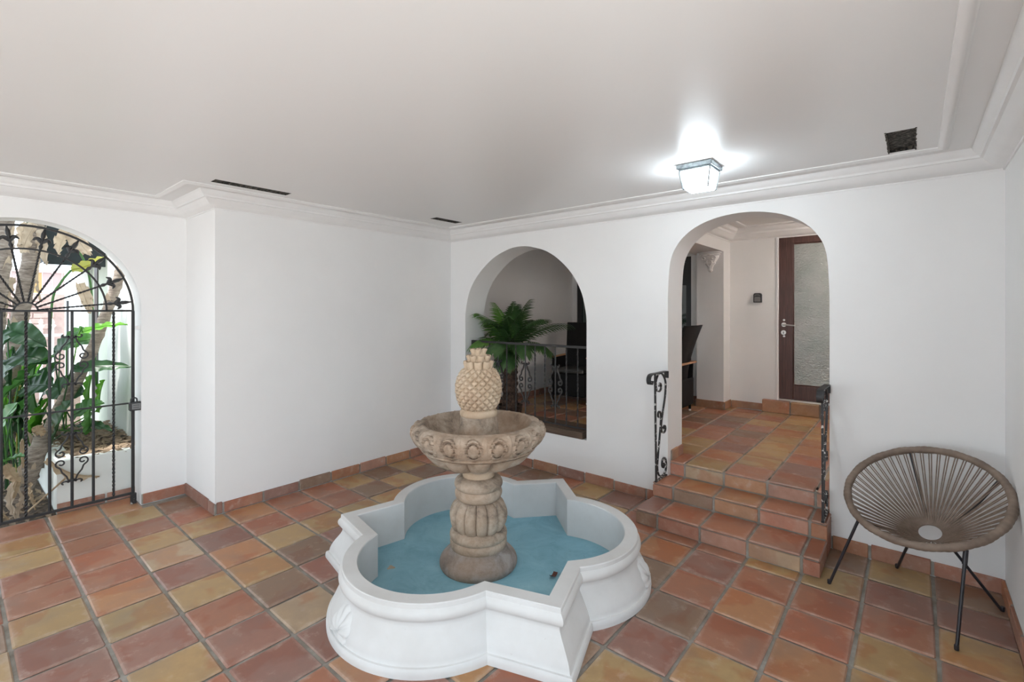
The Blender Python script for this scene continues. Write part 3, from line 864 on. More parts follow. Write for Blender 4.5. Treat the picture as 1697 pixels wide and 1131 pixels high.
# ------------------------------------------------------------------ round string chair
ch_c = Vector((4.212, -0.398, 0.592)); CRR, ctl, chh = 0.347, 0.566, 4.303
cf = Vector((math.cos(chh), math.sin(chh), 0)); zz = Vector((0, 0, 1))
cb = -cf * math.cos(ctl) + zz * math.sin(ctl); cn = cf * math.sin(ctl) + zz * math.cos(ctl); cs = Vector((-math.sin(chh), math.cos(chh), 0))
ac = thing('string_chair', (ch_c.x, ch_c.y, 0), 'round brown cord lounge chair on thin black metal legs', 'chair')
cpt = lambda a, R=CRR, dz=0.0: ch_c + (cs * math.cos(a) + cb * math.sin(a)) * R + cn * dz
NR_ = 300
mb = MB()
rad = [0.0188 + 0.0016 * abs(math.sin(i * PI / 4)) + 0.0012 * math.sin(i * 0.37) for i in range(NR_)]
mb.tube([cpt(2 * PI * i / NR_) for i in range(NR_)], rad, 10, True)
mb.build('rope_rim', M['rope_wrap'], ac, 60)
rc = ch_c - cn * 0.235 + cb * (-0.054)
RR2 = 0.055
rpt = lambda a, R=RR2: rc + (cs * math.cos(a) + cb * math.sin(a)) * R
MB().tube([rpt(2 * PI * i / 40) for i in range(40)], 0.004, 6, True).build('centre_ring', M['cord'], ac, 60)
NC = 104
for i in range(NC):
    a = 2 * PI * (i + 0.5) / NC
    p0 = cpt(a + 0.012 * (1 if i % 2 else -1), CRR - 0.008)
    p1 = rpt(a)
    mid = (p0 + p1) / 2 - cn * 0.004
    MB().tube([p0, mid, p1], 0.0031, 5, caps=False).build('seat_cord', M['cord'], ac, 80)
def rod(name, pts, r=0.0075):
    return MB().tube(smooth_path(pts, 4) if len(pts) > 2 else pts, r, 10).build(name, M['black_rod'], ac, 60)
hub = rc - cn * 0.016
under = lambda p: hub + ((p - hub) - cn * (p - hub).dot(cn)).normalized() * 0.072
MB().tube([hub + (cs * math.cos(2 * PI * i / 36) + cb * math.sin(2 * PI * i / 36)) * 0.072 for i in range(36)], 0.005, 6, True).build('under_ring', M['black_rod'], ac, 60)
F1 = Vector((3.797, -0.517, 0)); F2 = Vector((4.329, -0.780, 0)); F3 = Vector((4.095, -0.046, 0)); F4 = Vector((4.535, -0.228, 0))
# rim points nearest each leg, from the angle round the rim
aL, aF, aB, aR = math.radians(-172), math.radians(-62), math.radians(101), math.radians(28)
def rim_ang(u, v):
    best = None
    fw = Vector((-math.sin(YAW), math.cos(YAW), 0)); rt = Vector((math.cos(YAW), math.sin(YAW), 0))
    for i in range(360):
        d = cpt(math.radians(i)) - Vector(CAM)
        z = d.dot(fw); e = (848.5 + FPX * d.dot(rt) / z - u) ** 2 + (HOR - FPX * d.z / z - v) ** 2
        if best is None or e < best[0]: best = (e, i)
    return math.radians(best[1])
aL = rim_ang(1417, 858); aF = rim_ang(1600, 905); aB = rim_ang(1507, 756); aR = rim_ang(1652, 797); aR2 = rim_ang(1560, 905)
low = 0.022
pL = cpt(aL, CRR - 0.006, -low); pF = cpt(aF, CRR - 0.004, -low)
legs = {(f.x, f.y): rod('leg', [f, q]) for f, q in ((F1, pL), (F2, pF), (F3, under(F3)), (F4, under(F4)))}
for f in (F1, F2, F3, F4):
    MB().lathe([(0.0085, 0.0), (0.0095, 0.003), (0.0095, 0.022), (0.0085, 0.025)], 10, (f.x, f.y)).build('foot_cap', M['black_rod'], legs[(f.x, f.y)], 40)
mid_ = lambda p, k: p + (under(p) - p) * k - cn * 0.018 * math.sin(PI * k)
for nm, p in (('seat_rail', pL), ('seat_rail', pF), ('seat_rail', cpt(aB, CRR - 0.004, -0.018)), ('seat_rail', cpt(aR, CRR - 0.004, -0.018))):
    rod(nm, [p, mid_(p, 0.33), mid_(p, 0.66), under(p)])
u_ = (pF - F2).normalized()
MB().tube([pF - u_ * 0.075, pF - u_ * 0.005], 0.0105, 10).build('leg_sleeve', M['black_rod'], ac, 40)
# flat bracket under the front rim
pA = cpt(aR2, CRR - 0.010, -0.024)
rod('front_bracket', [pF, (pF + pA) / 2 - cn * 0.004, pA], 0.006)

# ------------------------------------------------------------------ ceiling lantern and vents
def lantern(name, cx, cy, zt, glass, label, group=None):
    t = thing(name, (cx, cy, zt), label, 'ceiling light', group)
    a, b, h = 0.108, 0.074, 0.150
    MB().cbox(cx - a, cy - a, zt - 0.028, cx + a, cy + a, zt, 0.004).build('canopy', M['lamp_metal'], t)
    MB().cbox(cx - a + 0.012, cy - a + 0.012, zt - 0.040, cx + a - 0.012, cy + a - 0.012, zt - 0.0285, 0.003).build('canopy_lip', M['lamp_metal'], t)
    zb_, z1 = zt - h, zt - 0.040
    a2 = a - 0.016
    for k in range(4):
        r = Matrix.Rotation(k * PI / 2, 2)
        c = [r @ Vector((a2, -a2)), r @ Vector((a2, a2)), r @ Vector((b, b)), r @ Vector((b, -b))]
        P = [(cx + c[0].x, cy + c[0].y, z1), (cx + c[1].x, cy + c[1].y, z1), (cx + c[2].x, cy + c[2].y, zb_), (cx + c[3].x, cy + c[3].y, zb_)]
        n = r @ Vector((-0.004, 0))
        Q = [(x + n.x, y + n.y, z) for x, y, z in P]
        MB().add(P + Q, [(0, 1, 2, 3), (7, 6, 5, 4), (0, 4, 5, 1), (1, 5, 6, 2), (2, 6, 7, 3), (3, 7, 4, 0)]).build('glass_pane', M[glass], t)
        MB().tube([P[1], P[2]], 0.006, 4).build('edge_bar', M['lamp_metal'], t)
        MB().tube([P[2], P[3]], 0.004, 4).build('bottom_bar', M['lamp_metal'], t)
    MB().box(cx - b + 0.004, cy - b + 0.004, zb_ - 0.001, cx + b - 0.004, cy + b - 0.004, zb_ + 0.003).build('bottom_pane', M[glass], t)
    return t
lantern('ceiling_lantern', 3.145, -0.790, ZC, 'lamp_glass', 'lit square glass ceiling lantern in front of the entry arch')
lantern('ceiling_lantern', 4.15, 2.0, 2.63, 'lamp_glass_warm', 'unseen warm ceiling lantern added in the hall behind the wall')  # added out of view for the warm light in the hall
lantern('ceiling_lantern', 3.145, -4.55, ZC, 'lamp_glass', 'unseen fill lantern added near the open front of the room')  # added behind the camera as fill light for walls and ceiling
lantern('ceiling_lantern', 0.90, -4.55, ZC, 'lamp_glass', 'added fill lantern near the gate wall, unseen behind the camera')  # second added fill lantern, also out of view
vl = ['long black slot vent in the ceiling near the pilaster', 'short black slot vent in the ceiling above the room corner', 'square rough dark vent hole in the ceiling at right']
for (a, b, c, d), l in zip(vents, vl):
    v_ = thing('ceiling_vent', ((a + c) / 2, (b + d) / 2, ZC), l, 'vent')
    mb = MB(); e = 0.0
    for x0, y0, x1, y1 in ((a, b, a + 0.004, d), (c - 0.004, b, c, d), (a + 0.004, b, c - 0.004, b + 0.004), (a + 0.004, d - 0.004, c - 0.004, d)): mb.box(x0, y0, ZC + 0.001, x1, y1, ZC + 0.10)
    mb.build('duct_sides', M['vent_dark'], v_)
    MB().box(a, b, ZC + 0.085 if c - a < 0.108 else ZC + 0.02, c, d, ZC + 0.118).build('duct_back', M['vent_dark'], v_)
    if (c - a) < 0.108:
        for k in range(3):
            x = a + (c - a) * (k + 1) / 4
            MB().box(x - 0.004, b + 0.004, ZC + 0.004, x + 0.004, d - 0.004, ZC + 0.03).build('slat', M['vent_dark'], v_)
    else:
        # ragged broken edge
        rr = random.Random(2)
        mb = MB()
        for k in range(26):
            tt = k / 25
            for x, y, sx in ((a, b + (d - b) * tt, 1), (c, b + (d - b) * tt, -1)):
                s = rr.uniform(0.002, 0.007)
                mb.box(x - s if sx > 0 else x - 0.001, y - 0.008, ZC - 0.002, x + 0.001 if sx > 0 else x + s, y + 0.008, ZC + 0.004)
        mb.build('ragged_edge', M['vent_dark'], v_)['kind'] = 'stuff'

# ------------------------------------------------------------------ stair rails (scrolled brackets)
def spiral(cy, cz, r0, r1, a0, a1, n=14):
    return [(cy + (r0 + (r1 - r0) * i / n) * math.cos(math.radians(a0 + (a1 - a0) * i / n)), cz + (r0 + (r1 - r0) * i / n) * math.sin(math.radians(a0 + (a1 - a0) * i / n))) for i in range(n + 1)]
top_bar = [(-0.004, 1.038), (-0.004, 1.086), (-0.010, 1.092), (-0.10, 1.095), (-0.20, 1.096), (-0.29, 1.098), (-0.333, 1.088), (-0.350, 1.060), (-0.340, 1.030), (-0.310, 1.022), (-0.296, 1.045)]
post = [(-0.232, 1.092), (-0.226, 0.82), (-0.216, 0.53), (-0.210, S2 + 0.012)]
sc1 = [(-0.150, 0.985), (-0.155, 1.002), (-0.135, 1.010), (-0.116, 0.990), (-0.118, 0.962), (-0.150, 0.945), (-0.190, 0.955), (-0.214, 0.995), (-0.208, 1.045), (-0.160, 1.085), (-0.085, 1.075), (-0.025, 1.005),
       (-0.032, 0.900), (-0.075, 0.780), (-0.108, 0.690), (-0.108, 0.625), (-0.078, 0.598), (-0.040, 0.602), (-0.026, 0.630), (-0.045, 0.652), (-0.070, 0.640), (-0.060, 0.622)]
sc2 = [(-0.150, 0.735), (-0.172, 0.748), (-0.170, 0.775), (-0.145, 0.783), (-0.122, 0.760), (-0.118, 0.715), (-0.135, 0.620), (-0.165, 0.480), (-0.188, 0.360), (-0.170, 0.290), (-0.120, 0.256), (-0.050, 0.258),
       (-0.014, 0.295), (-0.014, 0.350), (-0.045, 0.388), (-0.085, 0.378), (-0.095, 0.338), (-0.070, 0.312), (-0.050, 0.330), (-0.062, 0.348)]
def stair_rail(x, label):
    t = thing('stair_rail', (x, -0.1, S2), label, 'railing')
    f3 = lambda L: [(x, y, z) for y, z in L]
    MB().tube(smooth_path(f3(top_bar), 3), 0, flat=(0.036, 0.007, (1, 0, 0))).build('handrail', M['iron'], t, 40)
    MB().tube(f3(post), 0, flat=(0.013, 0.013, (1, 0, 0))).build('post', M['iron_chipped'], t)
    MB().tube(smooth_path(f3(sc1), 6), 0, flat=(0.014, 0.009, (1, 0, 0))).build('upper_scroll', M['iron_chipped'], t, 50)
    MB().tube(smooth_path(f3(sc2), 6), 0, flat=(0.014, 0.009, (1, 0, 0))).build('lower_scroll', M['iron_chipped'], t, 50)
    MB().tube(f3([(-0.225, S2 + 0.010), (-0.12, S2 + 0.012), (-0.006, S2 + 0.010)]), 0, flat=(0.016, 0.010, (1, 0, 0))).build('foot_bar', M['iron_chipped'], t)
stair_rail(2.612, 'black scrolled iron rail with chipped paint left of the steps')
stair_rail(3.728, 'black scrolled iron rail at the right of the steps beside the string chair')

# ------------------------------------------------------------------ niche railing
YR = 0.105
rail_x = [0.262, 0.391, 0.522, 0.650, 0.778, 0.906, 1.037, 1.164, 1.292, 1.421, 1.553, 1.684]
nr = thing('niche_railing', (1.045, YR, NB), 'dark iron railing with scrolls across the niche window', 'railing')
ZT = 1.238
MB().tube([(0.250, YR, ZT), (1.842, YR, ZT)], 0, flat=(0.022, 0.030, (0, 0, 1))).build('top_rail', M['iron_grey'], nr)
MB().tube([(0.250, YR, 0.458), (1.842, YR, 0.458)], 0, flat=(0.012, 0.024, (0, 0, 1))).build('bottom_rail', M['iron_grey'], nr)
MB().tube([(0.262, YR, NB + 0.062), (0.262, YR, ZT)], 0, flat=(0.028, 0.028, (1, 0, 0))).build('end_post', M['iron_grey'], nr)
for i, x in enumerate(rail_x):
    if i == 0: continue
    mb = MB()
    mb.tube([(x, YR, 0.455 + (ZT - 0.465) * k / 24) for k in range(25)], 0.0085, 4, twist=0 if i % 3 == 0 else 24)
    mb.build('baluster', M['iron_grey'], nr)
def scroll_pair(parent, mat, mp, cz, H, W, th=0.010):
    """four mirrored S scrolls: small curl at the end, large curl at the middle"""
    for sx in (-1, 1):
        for sz in (-1, 1):
            top = spiral(0.50, 0.90, 0.06, 0.30, 420, 190, 12)
            mid = [(0.34, 0.66), (0.62, 0.50), (0.72, 0.36)]
            end = spiral(0.70, 0.17, 0.36, 0.10, 60, -330, 18)
            L = top + mid + end
            P = [mp(sx * W * u, cz + sz * H * v) for u, v in [(a * 1.0 if i >= len(top) + 3 else a, (b - 0.90) * 0.32 + 0.90 if i < len(top) else ((b - 0.17) * 0.40 + 0.17 if i >= len(top) + 3 else b)) for i, (a, b) in enumerate(L)]]
            MB().tube(smooth_path(P, 2), 0, flat=(th, th * 0.75)).build('scroll', mat, parent, 60)
    for sz in (-1, 1):
        a = mp(0, cz + sz * H * 0.78); b_ = mp(0, cz + sz * H * 0.86)
        MB().tube([a, b_], 0.017, 8).build('collar', mat, parent, 40)
for i in (3, 6, 9):
    x = rail_x[i]
    scroll_pair(nr, M['iron_grey'], lambda u, z, x=x: (x + u, YR, z), 0.832, 0.235, 0.078, 0.013)
ns = MB().cbox(0.246, -0.006, NB, 1.806, WT - 0.004, NB + 0.064, 0.003).build('niche_sill', M['sill_wood'])
tag(ns, 'dark stained wooden sill board under the niche railing', 'sill')

# ------------------------------------------------------------------ potted palm behind the niche
PX, PY = 0.50, 0.49
pm = thing('potted_palm', (PX, PY, ZH), 'leafy green palm with a dark fibrous trunk behind the niche railing', 'plant')
MB().lathe([(0.10, ZH), (0.13, ZH + 0.012), (0.145, ZH + 0.12), (0.15, ZH + 0.125), (0.135, ZH + 0.13), (0.125, ZH + 0.11), (0.0, ZH + 0.105)], 28, (PX, PY)).build('pot', M['palm_trunk'], pm, 40)
tr = random.Random(11)
prof_t = [(0.088 - 0.012 * (k / 30) + (0.012 if k % 3 == 0 else 0) + tr.uniform(-0.004, 0.004), ZH + 0.10 + 0.68 * k / 30) for k in range(31)]
MB().lathe(prof_t, 16, (PX, PY), lambda u, t, r, z: (r * (1 + 0.08 * math.sin(5 * t + 40 * z)), z)).build('trunk', M['palm_trunk'], pm, 30)
mb = MB()
for k in range(60):                                       # fibres hanging from the trunk
    a = tr.uniform(0, 2 * PI); z = ZH + 0.15 + tr.random() * 0.62; r = 0.085
    mb.tube([(PX + r * math.cos(a), PY + r * math.sin(a), z), (PX + (r + 0.03) * math.cos(a), PY + (r + 0.03) * math.sin(a), z + 0.03), (PX + (r + 0.045) * math.cos(a + 0.1), PY + (r + 0.045) * math.sin(a + 0.1), z + 0.01)], 0.0025, 3)
f_ = mb.build('trunk_fibres', M['palm_trunk'], pm); f_['kind'] = 'stuff'
def frond(parent, base, az, elev, L, droop, mat, seed, wl=0.20):
    rr = random.Random(seed)
    d = Vector((math.cos(az), math.sin(az), 0)); side = Vector((-math.sin(az), math.cos(az), 0))
    n = 22; path = []; p = Vector(base); e = elev
    for i in range(n + 1):
        path.append(p.copy())
        p = p + (d * math.cos(e) + Vector((0, 0, 1)) * math.sin(e)) * (L / n)
        e -= droop / n * (0.5 + i / n)
    for q in path:                                          # keep clear of the hall walls
        q.x = max(q.x, HX0 + 0.10 if q.y > 0.36 else 0.30)
    mb = MB().tube(path, [0.006 * (1 - 0.8 * i / n) for i in range(n + 1)], 5)
    for i in range(4, n + 1, 1):
        T = (path[min(i + 1, n)] - path[max(i - 1, 0)]).normalized()
        up = side.cross(T)
        f = i / n
        ln = wl * (0.45 + 1.1 * math.sin(PI * min(1, 0.15 + f * 0.8)) ** 1.0) * 0.78 * rr.uniform(0.85, 1.1)
        for s in (-1, 1):
            dirv = (side * s * (0.80 - 0.45 * f) + T * (0.55 + 0.4 * f) + up * 0.22).normalized()
            wv = 0.017
            b0 = path[i]; nrm = dirv.cross(up).normalized()
            pts = []
            for k in range(4):
                t_ = k / 3
                c = b0 + dirv * ln * t_ + Vector((0, 0, -1)) * ln * 0.30 * t_ * t_
                hw = wv * (0.35, 1.0, 0.8, 0.03)[k] * (0.6 + 0.4 * math.sin(PI * f))
                pts += [c - nrm * hw, c + nrm * hw]
            for q in pts: q.x = max(q.x, HX0 + 0.03 if q.y > 0.34 else 0.252)
            mb.add(pts, [(0, 1, 3, 2), (2, 3, 5, 4), (4, 5, 7, 6)])
    return mb.build('frond', mat, parent)
BT = (PX, PY, ZH + 0.77)
for k, (az, el, L, dr_, m_) in enumerate([(-2.75, 1.20, 0.62, 1.5, 'frond_light'), (-2.2, 1.25, 0.66, 1.2, 'frond_light'), (-1.57, 1.25, 0.62, 1.4, 'frond_dark'), (-0.9, 1.15, 0.66, 1.1, 'frond_dark'),
        (-0.25, 0.95, 0.74, 1.0, 'frond_dark'), (0.35, 0.82, 0.82, 1.05, 'frond_dark'), (0.95, 1.1, 0.62, 1.1, 'frond_dark'), (1.6, 1.15, 0.60, 1.2, 'frond_dark'), (2.3, 1.2, 0.56, 1.5, 'frond_dark'), (2.95, 1.15, 0.50, 1.7, 'frond_dark'),
        (-1.9, 0.75, 0.56, 1.5, 'frond_light'), (-1.2, 0.70, 0.60, 1.6, 'frond_dark'), (-0.55, 0.65, 0.60, 1.6, 'frond_dark'), (-2.6, 0.8, 0.52, 1.6, 'frond_dark'), (0.1, 0.6, 0.60, 1.5, 'frond_dark'), (-1.6, 1.45, 0.62, 0.8, 'frond_light'),
        (0.0, 1.4, 0.66, 0.7, 'frond_dark'), (1.9, 1.42, 0.62, 0.8, 'frond_dark'), (-0.75, 1.38, 0.66, 0.8, 'frond_dark'), (-2.35, 0.35, 0.42, 1.3, 'frond_light'), (-1.0, 0.25, 0.45, 1.4, 'frond_dark')]):
    frond(pm, BT, az, el, L, dr_, M[m_], k + 50)

# ------------------------------------------------------------------ wicker chairs in the hall
def wicker_chair(loc, rz, label):
    t = thing('wicker_chair', loc, label, 'chair', None)
    t.rotation_euler = (0, 0, rz)
    base = Vector(loc)
    def part(mb, nm, mat, sm=None):
        me = mb.mesh(nm, M[mat], (0, 0, 0), sm)
        o = bpy.data.objects.new(nm, me); COL.objects.link(o); o.parent = t; WL[o.name] = base; return o
    # local frame: faces +x, back at x = 0
    def back(u, v, th):
        z = 0.42 + 0.65 * v
        y = (u - 0.5) * (0.44 + 0.10 * v ** 1.5)
        x = -0.01 - 0.17 * v ** 1.5 + 0.05 * (2 * u - 1) ** 2 + th
        return (x, y, z)
    mb = MB(); mb.grid(12, 10, lambda u, v: back(u, v, 0.0)); n = len(mb.v); mb.grid(12, 10, lambda u, v: back(u, v, 0.035))
    W = 13
    for i in range(12):
        mb.f.append((i, i + 1, n + i + 1, n + i)); j = 10 * W + i; mb.f.append((j, j + 1, n + j + 1, n + j))
    for j in range(10):
        a, b = j * W, (j + 1) * W; mb.f.append((a, b, n + b, n + a)); a, b = a + 12, b + 12; mb.f.append((a, b, n + b, n + a))
    part(mb, 'backrest', 'wicker', 40)
    part(MB().cbox(-0.062, -0.262, 0.600, -0.021, 0.262, 0.624, 0.006), 'wood_band', 'arm_wood')
    part(MB().cbox(0.0, -0.235, 0.09, 0.50, 0.235, 0.40, 0.012), 'seat_base', 'wicker')
    part(MB().cbox(-0.028, -0.245, 0.09, -0.002, 0.245, 0.415, 0.006), 'rear_panel', 'wicker')
    part(MB().cbox(0.045, -0.20, 0.401, 0.50, 0.20, 0.455, 0.015), 'seat_cushion', 'cushion')
    for s in (-1, 1):
        y0, y1 = (0.236, 0.262) if s > 0 else (-0.262, -0.236)
        part(MB().add([(0.0, y0, 0.09), (0.50, y0, 0.09), (0.47, y0, 0.60), (-0.02, y0, 0.60), (0.0, y1, 0.09), (0.50, y1, 0.09), (0.47, y1, 0.60), (-0.02, y1, 0.60)],
             [(0, 3, 2, 1), (4, 5, 6, 7), (0, 1, 5, 4), (1, 2, 6, 5), (2, 3, 7, 6), (3, 0, 4, 7)]), 'side_panel', 'wicker')
        part(MB().cbox(-0.02, y0 - 0.008, 0.601, 0.48, y1 + 0.008, 0.622, 0.006), 'arm_cap', 'arm_wood')
        for x in (0.02, 0.48):
            part(MB().tube([(x, s * 0.245, 0.02), (x, s * 0.245, 0.09)], 0.016, 10), 'leg', 'wicker')
            part(MB().tube([(x, s * 0.245, 0.0), (x, s * 0.245, 0.02)], 0.015, 10), 'foot_cap', 'plastic_white')
    return t
wicker_chair((2.055, 1.90, ZH), PI, 'black wicker armchair beside the hall pillar, seen through the entry arch')
wicker_chair((0.535, 2.05, ZH), math.radians(281), 'black wicker armchair behind the palm, seen through the niche')

# corbel and key box
cbx = (2.049, 2.318)
mb = MB()
levels = [(2.338, 0.134, 0.105), (2.318, 0.134, 0.105), (2.312, 0.120, 0.092), (2.296, 0.122, 0.094), (2.285, 0.105, 0.082), (2.262, 0.100, 0.078), (2.235, 0.082, 0.064), (2.205, 0.062, 0.05), (2.190, 0.066, 0.052), (2.175, 0.050, 0.042), (2.15, 0.036, 0.032), (2.12, 0.024, 0.024), (2.10, 0.027, 0.026), (2.075, 0.004, 0.006)]
def corb(i, k, n=24):
    z, hw, dp = levels[i]
    a = PI * k / n
    rip = 1 + (0.05 * math.cos(a * 12 + i) if 4 < i < 13 else 0)
    return (2.184 + hw * math.cos(a) * rip, 2.465 - dp * abs(math.sin(a)) ** 0.6 * rip, z)
vs = [corb(i, k) for i in range(len(levels)) for k in range(25)]
fs = [(i * 25 + k, i * 25 + k + 1, (i + 1) * 25 + k + 1, (i + 1) * 25 + k) for i in range(len(levels) - 1) for k in range(24)] + [tuple(range(25)), tuple((len(levels) - 1) * 25 + k for k in range(25))]
fs += [(i * 25, (i + 1) * 25, (i + 1) * 25 + 24, i * 25 + 24) for i in range(len(levels) - 1)]
co = thing('wall_corbel', (2.184, 2.465, 2.075), 'carved pale plaster corbel at the top of the hall pillar', 'corbel')
MB().add(vs, fs).build('bracket', M['trim_paint'], co, 30)
for s in (-1, 1):
    mb = MB().tube(smooth_path([(2.184 + s * q[0] * 0.12, 2.465 - q[1], q[2]) for q in ((0.15, 0.09, 2.29), (0.55, 0.085, 2.285), (0.75, 0.07, 2.255), (0.5, 0.075, 2.235), (0.35, 0.08, 2.255), (0.5, 0.082, 2.268))], 5), 0.006, 6)
    mb.build('carved_scroll', M['trim_paint'], co, 60)
    MB().tube(smooth_path([(2.184 + s * a, 2.465 - b, c) for a, b, c in ((0.005, 0.055, 2.235), (0.030, 0.052, 2.215), (0.025, 0.045, 2.18), (0.004, 0.043, 2.15))], 5), 0.006, 6).build('carved_leaf', M['trim_paint'], co, 60)
kb = thing('key_box', (2.676, HY, 1.691), 'small dark wall-mounted key box beside the wooden door', 'key box')
kx = 2.676
outline = [(-0.045, 0.0), (0.045, 0.0), (0.047, 0.01), (0.047, 0.095), (0.040, 0.112), (0.028, 0.118), (-0.028, 0.118), (-0.040, 0.112), (-0.047, 0.095), (-0.047, 0.01)]
MB().slab([(kx + u, 1.691 + v) for u, v in outline], [], mpY, HY - 0.038, HY - 0.001).build('case', M['keybox_grey'], kb)
MB().slab([(kx + u * 0.72, 1.703 + v * 0.50) for u, v in outline], [], mpY, HY - 0.042, HY - 0.0382).build('cover', M['keybox_face'], kb)
MB().tube([(kx - 0.028, HY - 0.044, 1.772), (kx - 0.02, HY - 0.046, 1.786), (kx + 0.02, HY - 0.046, 1.786), (kx + 0.028, HY - 0.044, 1.772)], 0.004, 6).build('pull', M['keybox_face'], kb)

# ------------------------------------------------------------------ garden gate
GXP = -0.755
GYC, GZ, GRR = -3.463, 1.592, 0.620
gt = thing('garden_gate', (GXP, GYC, 0.05), 'black wrought iron arched gate with fan spokes and scrolls', 'gate')
gI = M['iron']
pI = lambda y, z: (GXP, GYC + y, z)
def gbar(nm, pts, wd=0.014): return MB().tube(pts, 0, flat=(wd, wd, (1, 0, 0))).build(nm, gI, gt)
for s in (-1, 1): gbar('post', [pI(s * GRR, 0.055), pI(s * GRR, GZ)], 0.020)
gbar('top_bar', [pI(-GRR + 0.01, GZ), pI(GRR - 0.01, GZ)], 0.016)
gbar('middle_bar', [pI(-GRR + 0.01, 0.832), pI(GRR - 0.01, 0.832)], 0.012)
gbar('bottom_bar', [pI(-GRR + 0.01, 0.088), pI(GRR - 0.01, 0.088)], 0.018)
for R_, nm, wd in ((GRR, 'outer_arch', 0.015), (0.452, 'inner_arch', 0.012), (0.062, 'hub_arch', 0.011)):
    MB().tube([pI(R_ * math.cos(PI * i / 48), GZ + R_ * math.sin(PI * i / 48)) for i in range(49)], 0, flat=(0.016, wd, (1, 0, 0))).build(nm, gI, gt, 60)
for k in range(-4, 5):
    tw = k in (-4, 0, 4)
    pts = [pI(k * 0.124, 0.088 + (GZ - 0.088) * i / 60) for i in range(61)]
    MB().tube(pts, 0.0105 if tw else 0.0095, 4, twist=70 if tw else PI / 2 * 0).build('bar', gI, gt)
for k in range(10):
    a = math.radians(6.9 + 18.47 * k)
    d = Vector((0, math.cos(a), math.sin(a))); s_ = Vector((0, -math.sin(a), math.cos(a))); o_ = Vector((GXP, GYC, GZ))
    MB().tube([o_ + d * (0.062 + 0.40 * i / 30) for i in range(31)], 0.0075, 4, twist=26).build('spoke', gI, gt)
    mb = MB()
    mb.tube([o_ + d * q for q in (0.455, 0.470, 0.480, 0.495, 0.508, 0.520)], [0.006, 0.012, 0.014, 0.008, 0.009, 0.012], 6)
    mb.tube([o_ + d * q for q in (0.518, 0.535, 0.555, 0.578, 0.598, GRR)], [0.011, 0.009, 0.015, 0.015, 0.008, 0.004], 6)
    for sg in (-1, 1):
        pth = [o_ + d * 0.505 + s_ * sg * 0.003, o_ + d * 0.530 + s_ * sg * 0.018, o_ + d * 0.535 + s_ * sg * 0.034, o_ + d * 0.518 + s_ * sg * 0.050]
        mb.tube(smooth_path(pth, 3), [0.007, 0.010, 0.013, 0.014, 0.014, 0.013, 0.012, 0.009, 0.006, 0.002], 6)
    mb.build('spear_finial', gI, gt, 50)
for cz, H in ((1.212, 0.215), (0.472, 0.215)):
    for kk in (2, -2):
        scroll_pair(gt, gI, lambda u, z, kk=kk: pI(kk * 0.124 + u, z), cz, H, 0.090, 0.010)
MB().box(GXP - 0.014, GYC + GRR - 0.016, 0.0, GXP + 0.014, GYC + GRR + 0.022, 0.085).build('foot_bracket', M['iron_chipped'], gt)
lk = thing('lock_box', (GXP + 0.03, GYC + GRR + 0.012, 0.77), 'dark combination lock box hanging on the gate post', 'lock box')
MB().cbox(GXP + 0.012, GYC + GRR - 0.034, 0.772, GXP + 0.055, GYC + GRR + 0.055, 0.845, 0.008).build('case', M['keybox_grey'], lk)
MB().cbox(GXP + 0.0555, GYC + GRR - 0.018, 0.785, GXP + 0.060, GYC + GRR + 0.040, 0.832, 0.002).build('dial_plate', M['keybox_face'], lk)
for z in (0.798, 0.816): MB().box(GXP + 0.0602, GYC + GRR - 0.010, z, GXP + 0.0612, GYC + GRR + 0.030, z + 0.004).build('dial_slot', M['keybox_grey'], lk)
MB().tube(smooth_path([(GXP + 0.033, GYC + GRR - 0.020, 0.84), (GXP + 0.033, GYC + GRR - 0.018, 0.868), (GXP + 0.033, GYC + GRR + 0.0, 0.878), (GXP + 0.033, GYC + GRR + 0.018, 0.868), (GXP + 0.033, GYC + GRR + 0.020, 0.84)], 4), 0.006, 6).build('shackle', M['keybox_grey'], lk, 50)
# white latch plate on the jamb
MB().cbox(XG - 0.10, GC + GR - 0.012, 1.435, XG - 0.055, GC + GR - 0.001, 1.475, 0.003)
tag(MB().cbox(XG - 0.062, GYC + GRR + 0.012, 1.438, XG - 0.035, GC + GR - 0.001, 1.468, 0.003).build('latch_block', M['trim_paint']), 'small white painted latch block on the gate jamb', 'latch')

# ------------------------------------------------------------------ garden beyond the gate
struct('ground_bed', MB().box(-9.0, -6.5, -0.03, -0.985, -3.28, -0.012).box(-9.0, -3.28, -0.03, -2.61, -1.2, -0.012), 'mulch', 'dark soil bed beside the planter')
gd = struct('ground_garden', MB().box(-30, -40, -0.20, -0.905, 20, -0.03), 'paving', 'bright pale garden paving beyond the gate')
struct('ground_front', MB().box(-0.904, -40, -0.20, XR + 0.022, YF - 0.001, -0.03).box(XR + 0.022, -40, -0.20, 40, 20, -0.03), 'paving', 'pale driveway in front of the open room')
YE = -2.70
xa = at(178, 500, 1, YE).x
struct('wall_garden', MB().box(xa, YE, -0.03, -0.905, YE + 0.15, 3.1), 'exterior_paint', 'white outside wall beside the planter')
x2 = at(137, 480, 1, YE + 0.05).x
wg = bpy.data.objects.new('window_2', None); _link(wg, None, ((xa + x2) / 2, YE + 0.06, 0)); tag(wg, 'pale green framed window in the garden wall', kind='structure')
xd0, xd1 = at(158, 500, 1, YE + 0.05).x, at(163, 500, 1, YE + 0.05).x
MB().box(xd1, YE + 0.05, -0.03, xa, YE + 0.17, 2.9).build('pale_post', M['column_green'], wg)
MB().box(xd0, YE + 0.04, 0.4, xd1, YE + 0.12, 2.9).build('dark_post', M['window_black'], wg)
xd2 = at(150, 500, 1, YE + 0.05).x
MB().box(xd2, YE + 0.07, 0.4, xd0, YE + 0.10, 2.9).build('glass_strip', M['column_green'], wg)
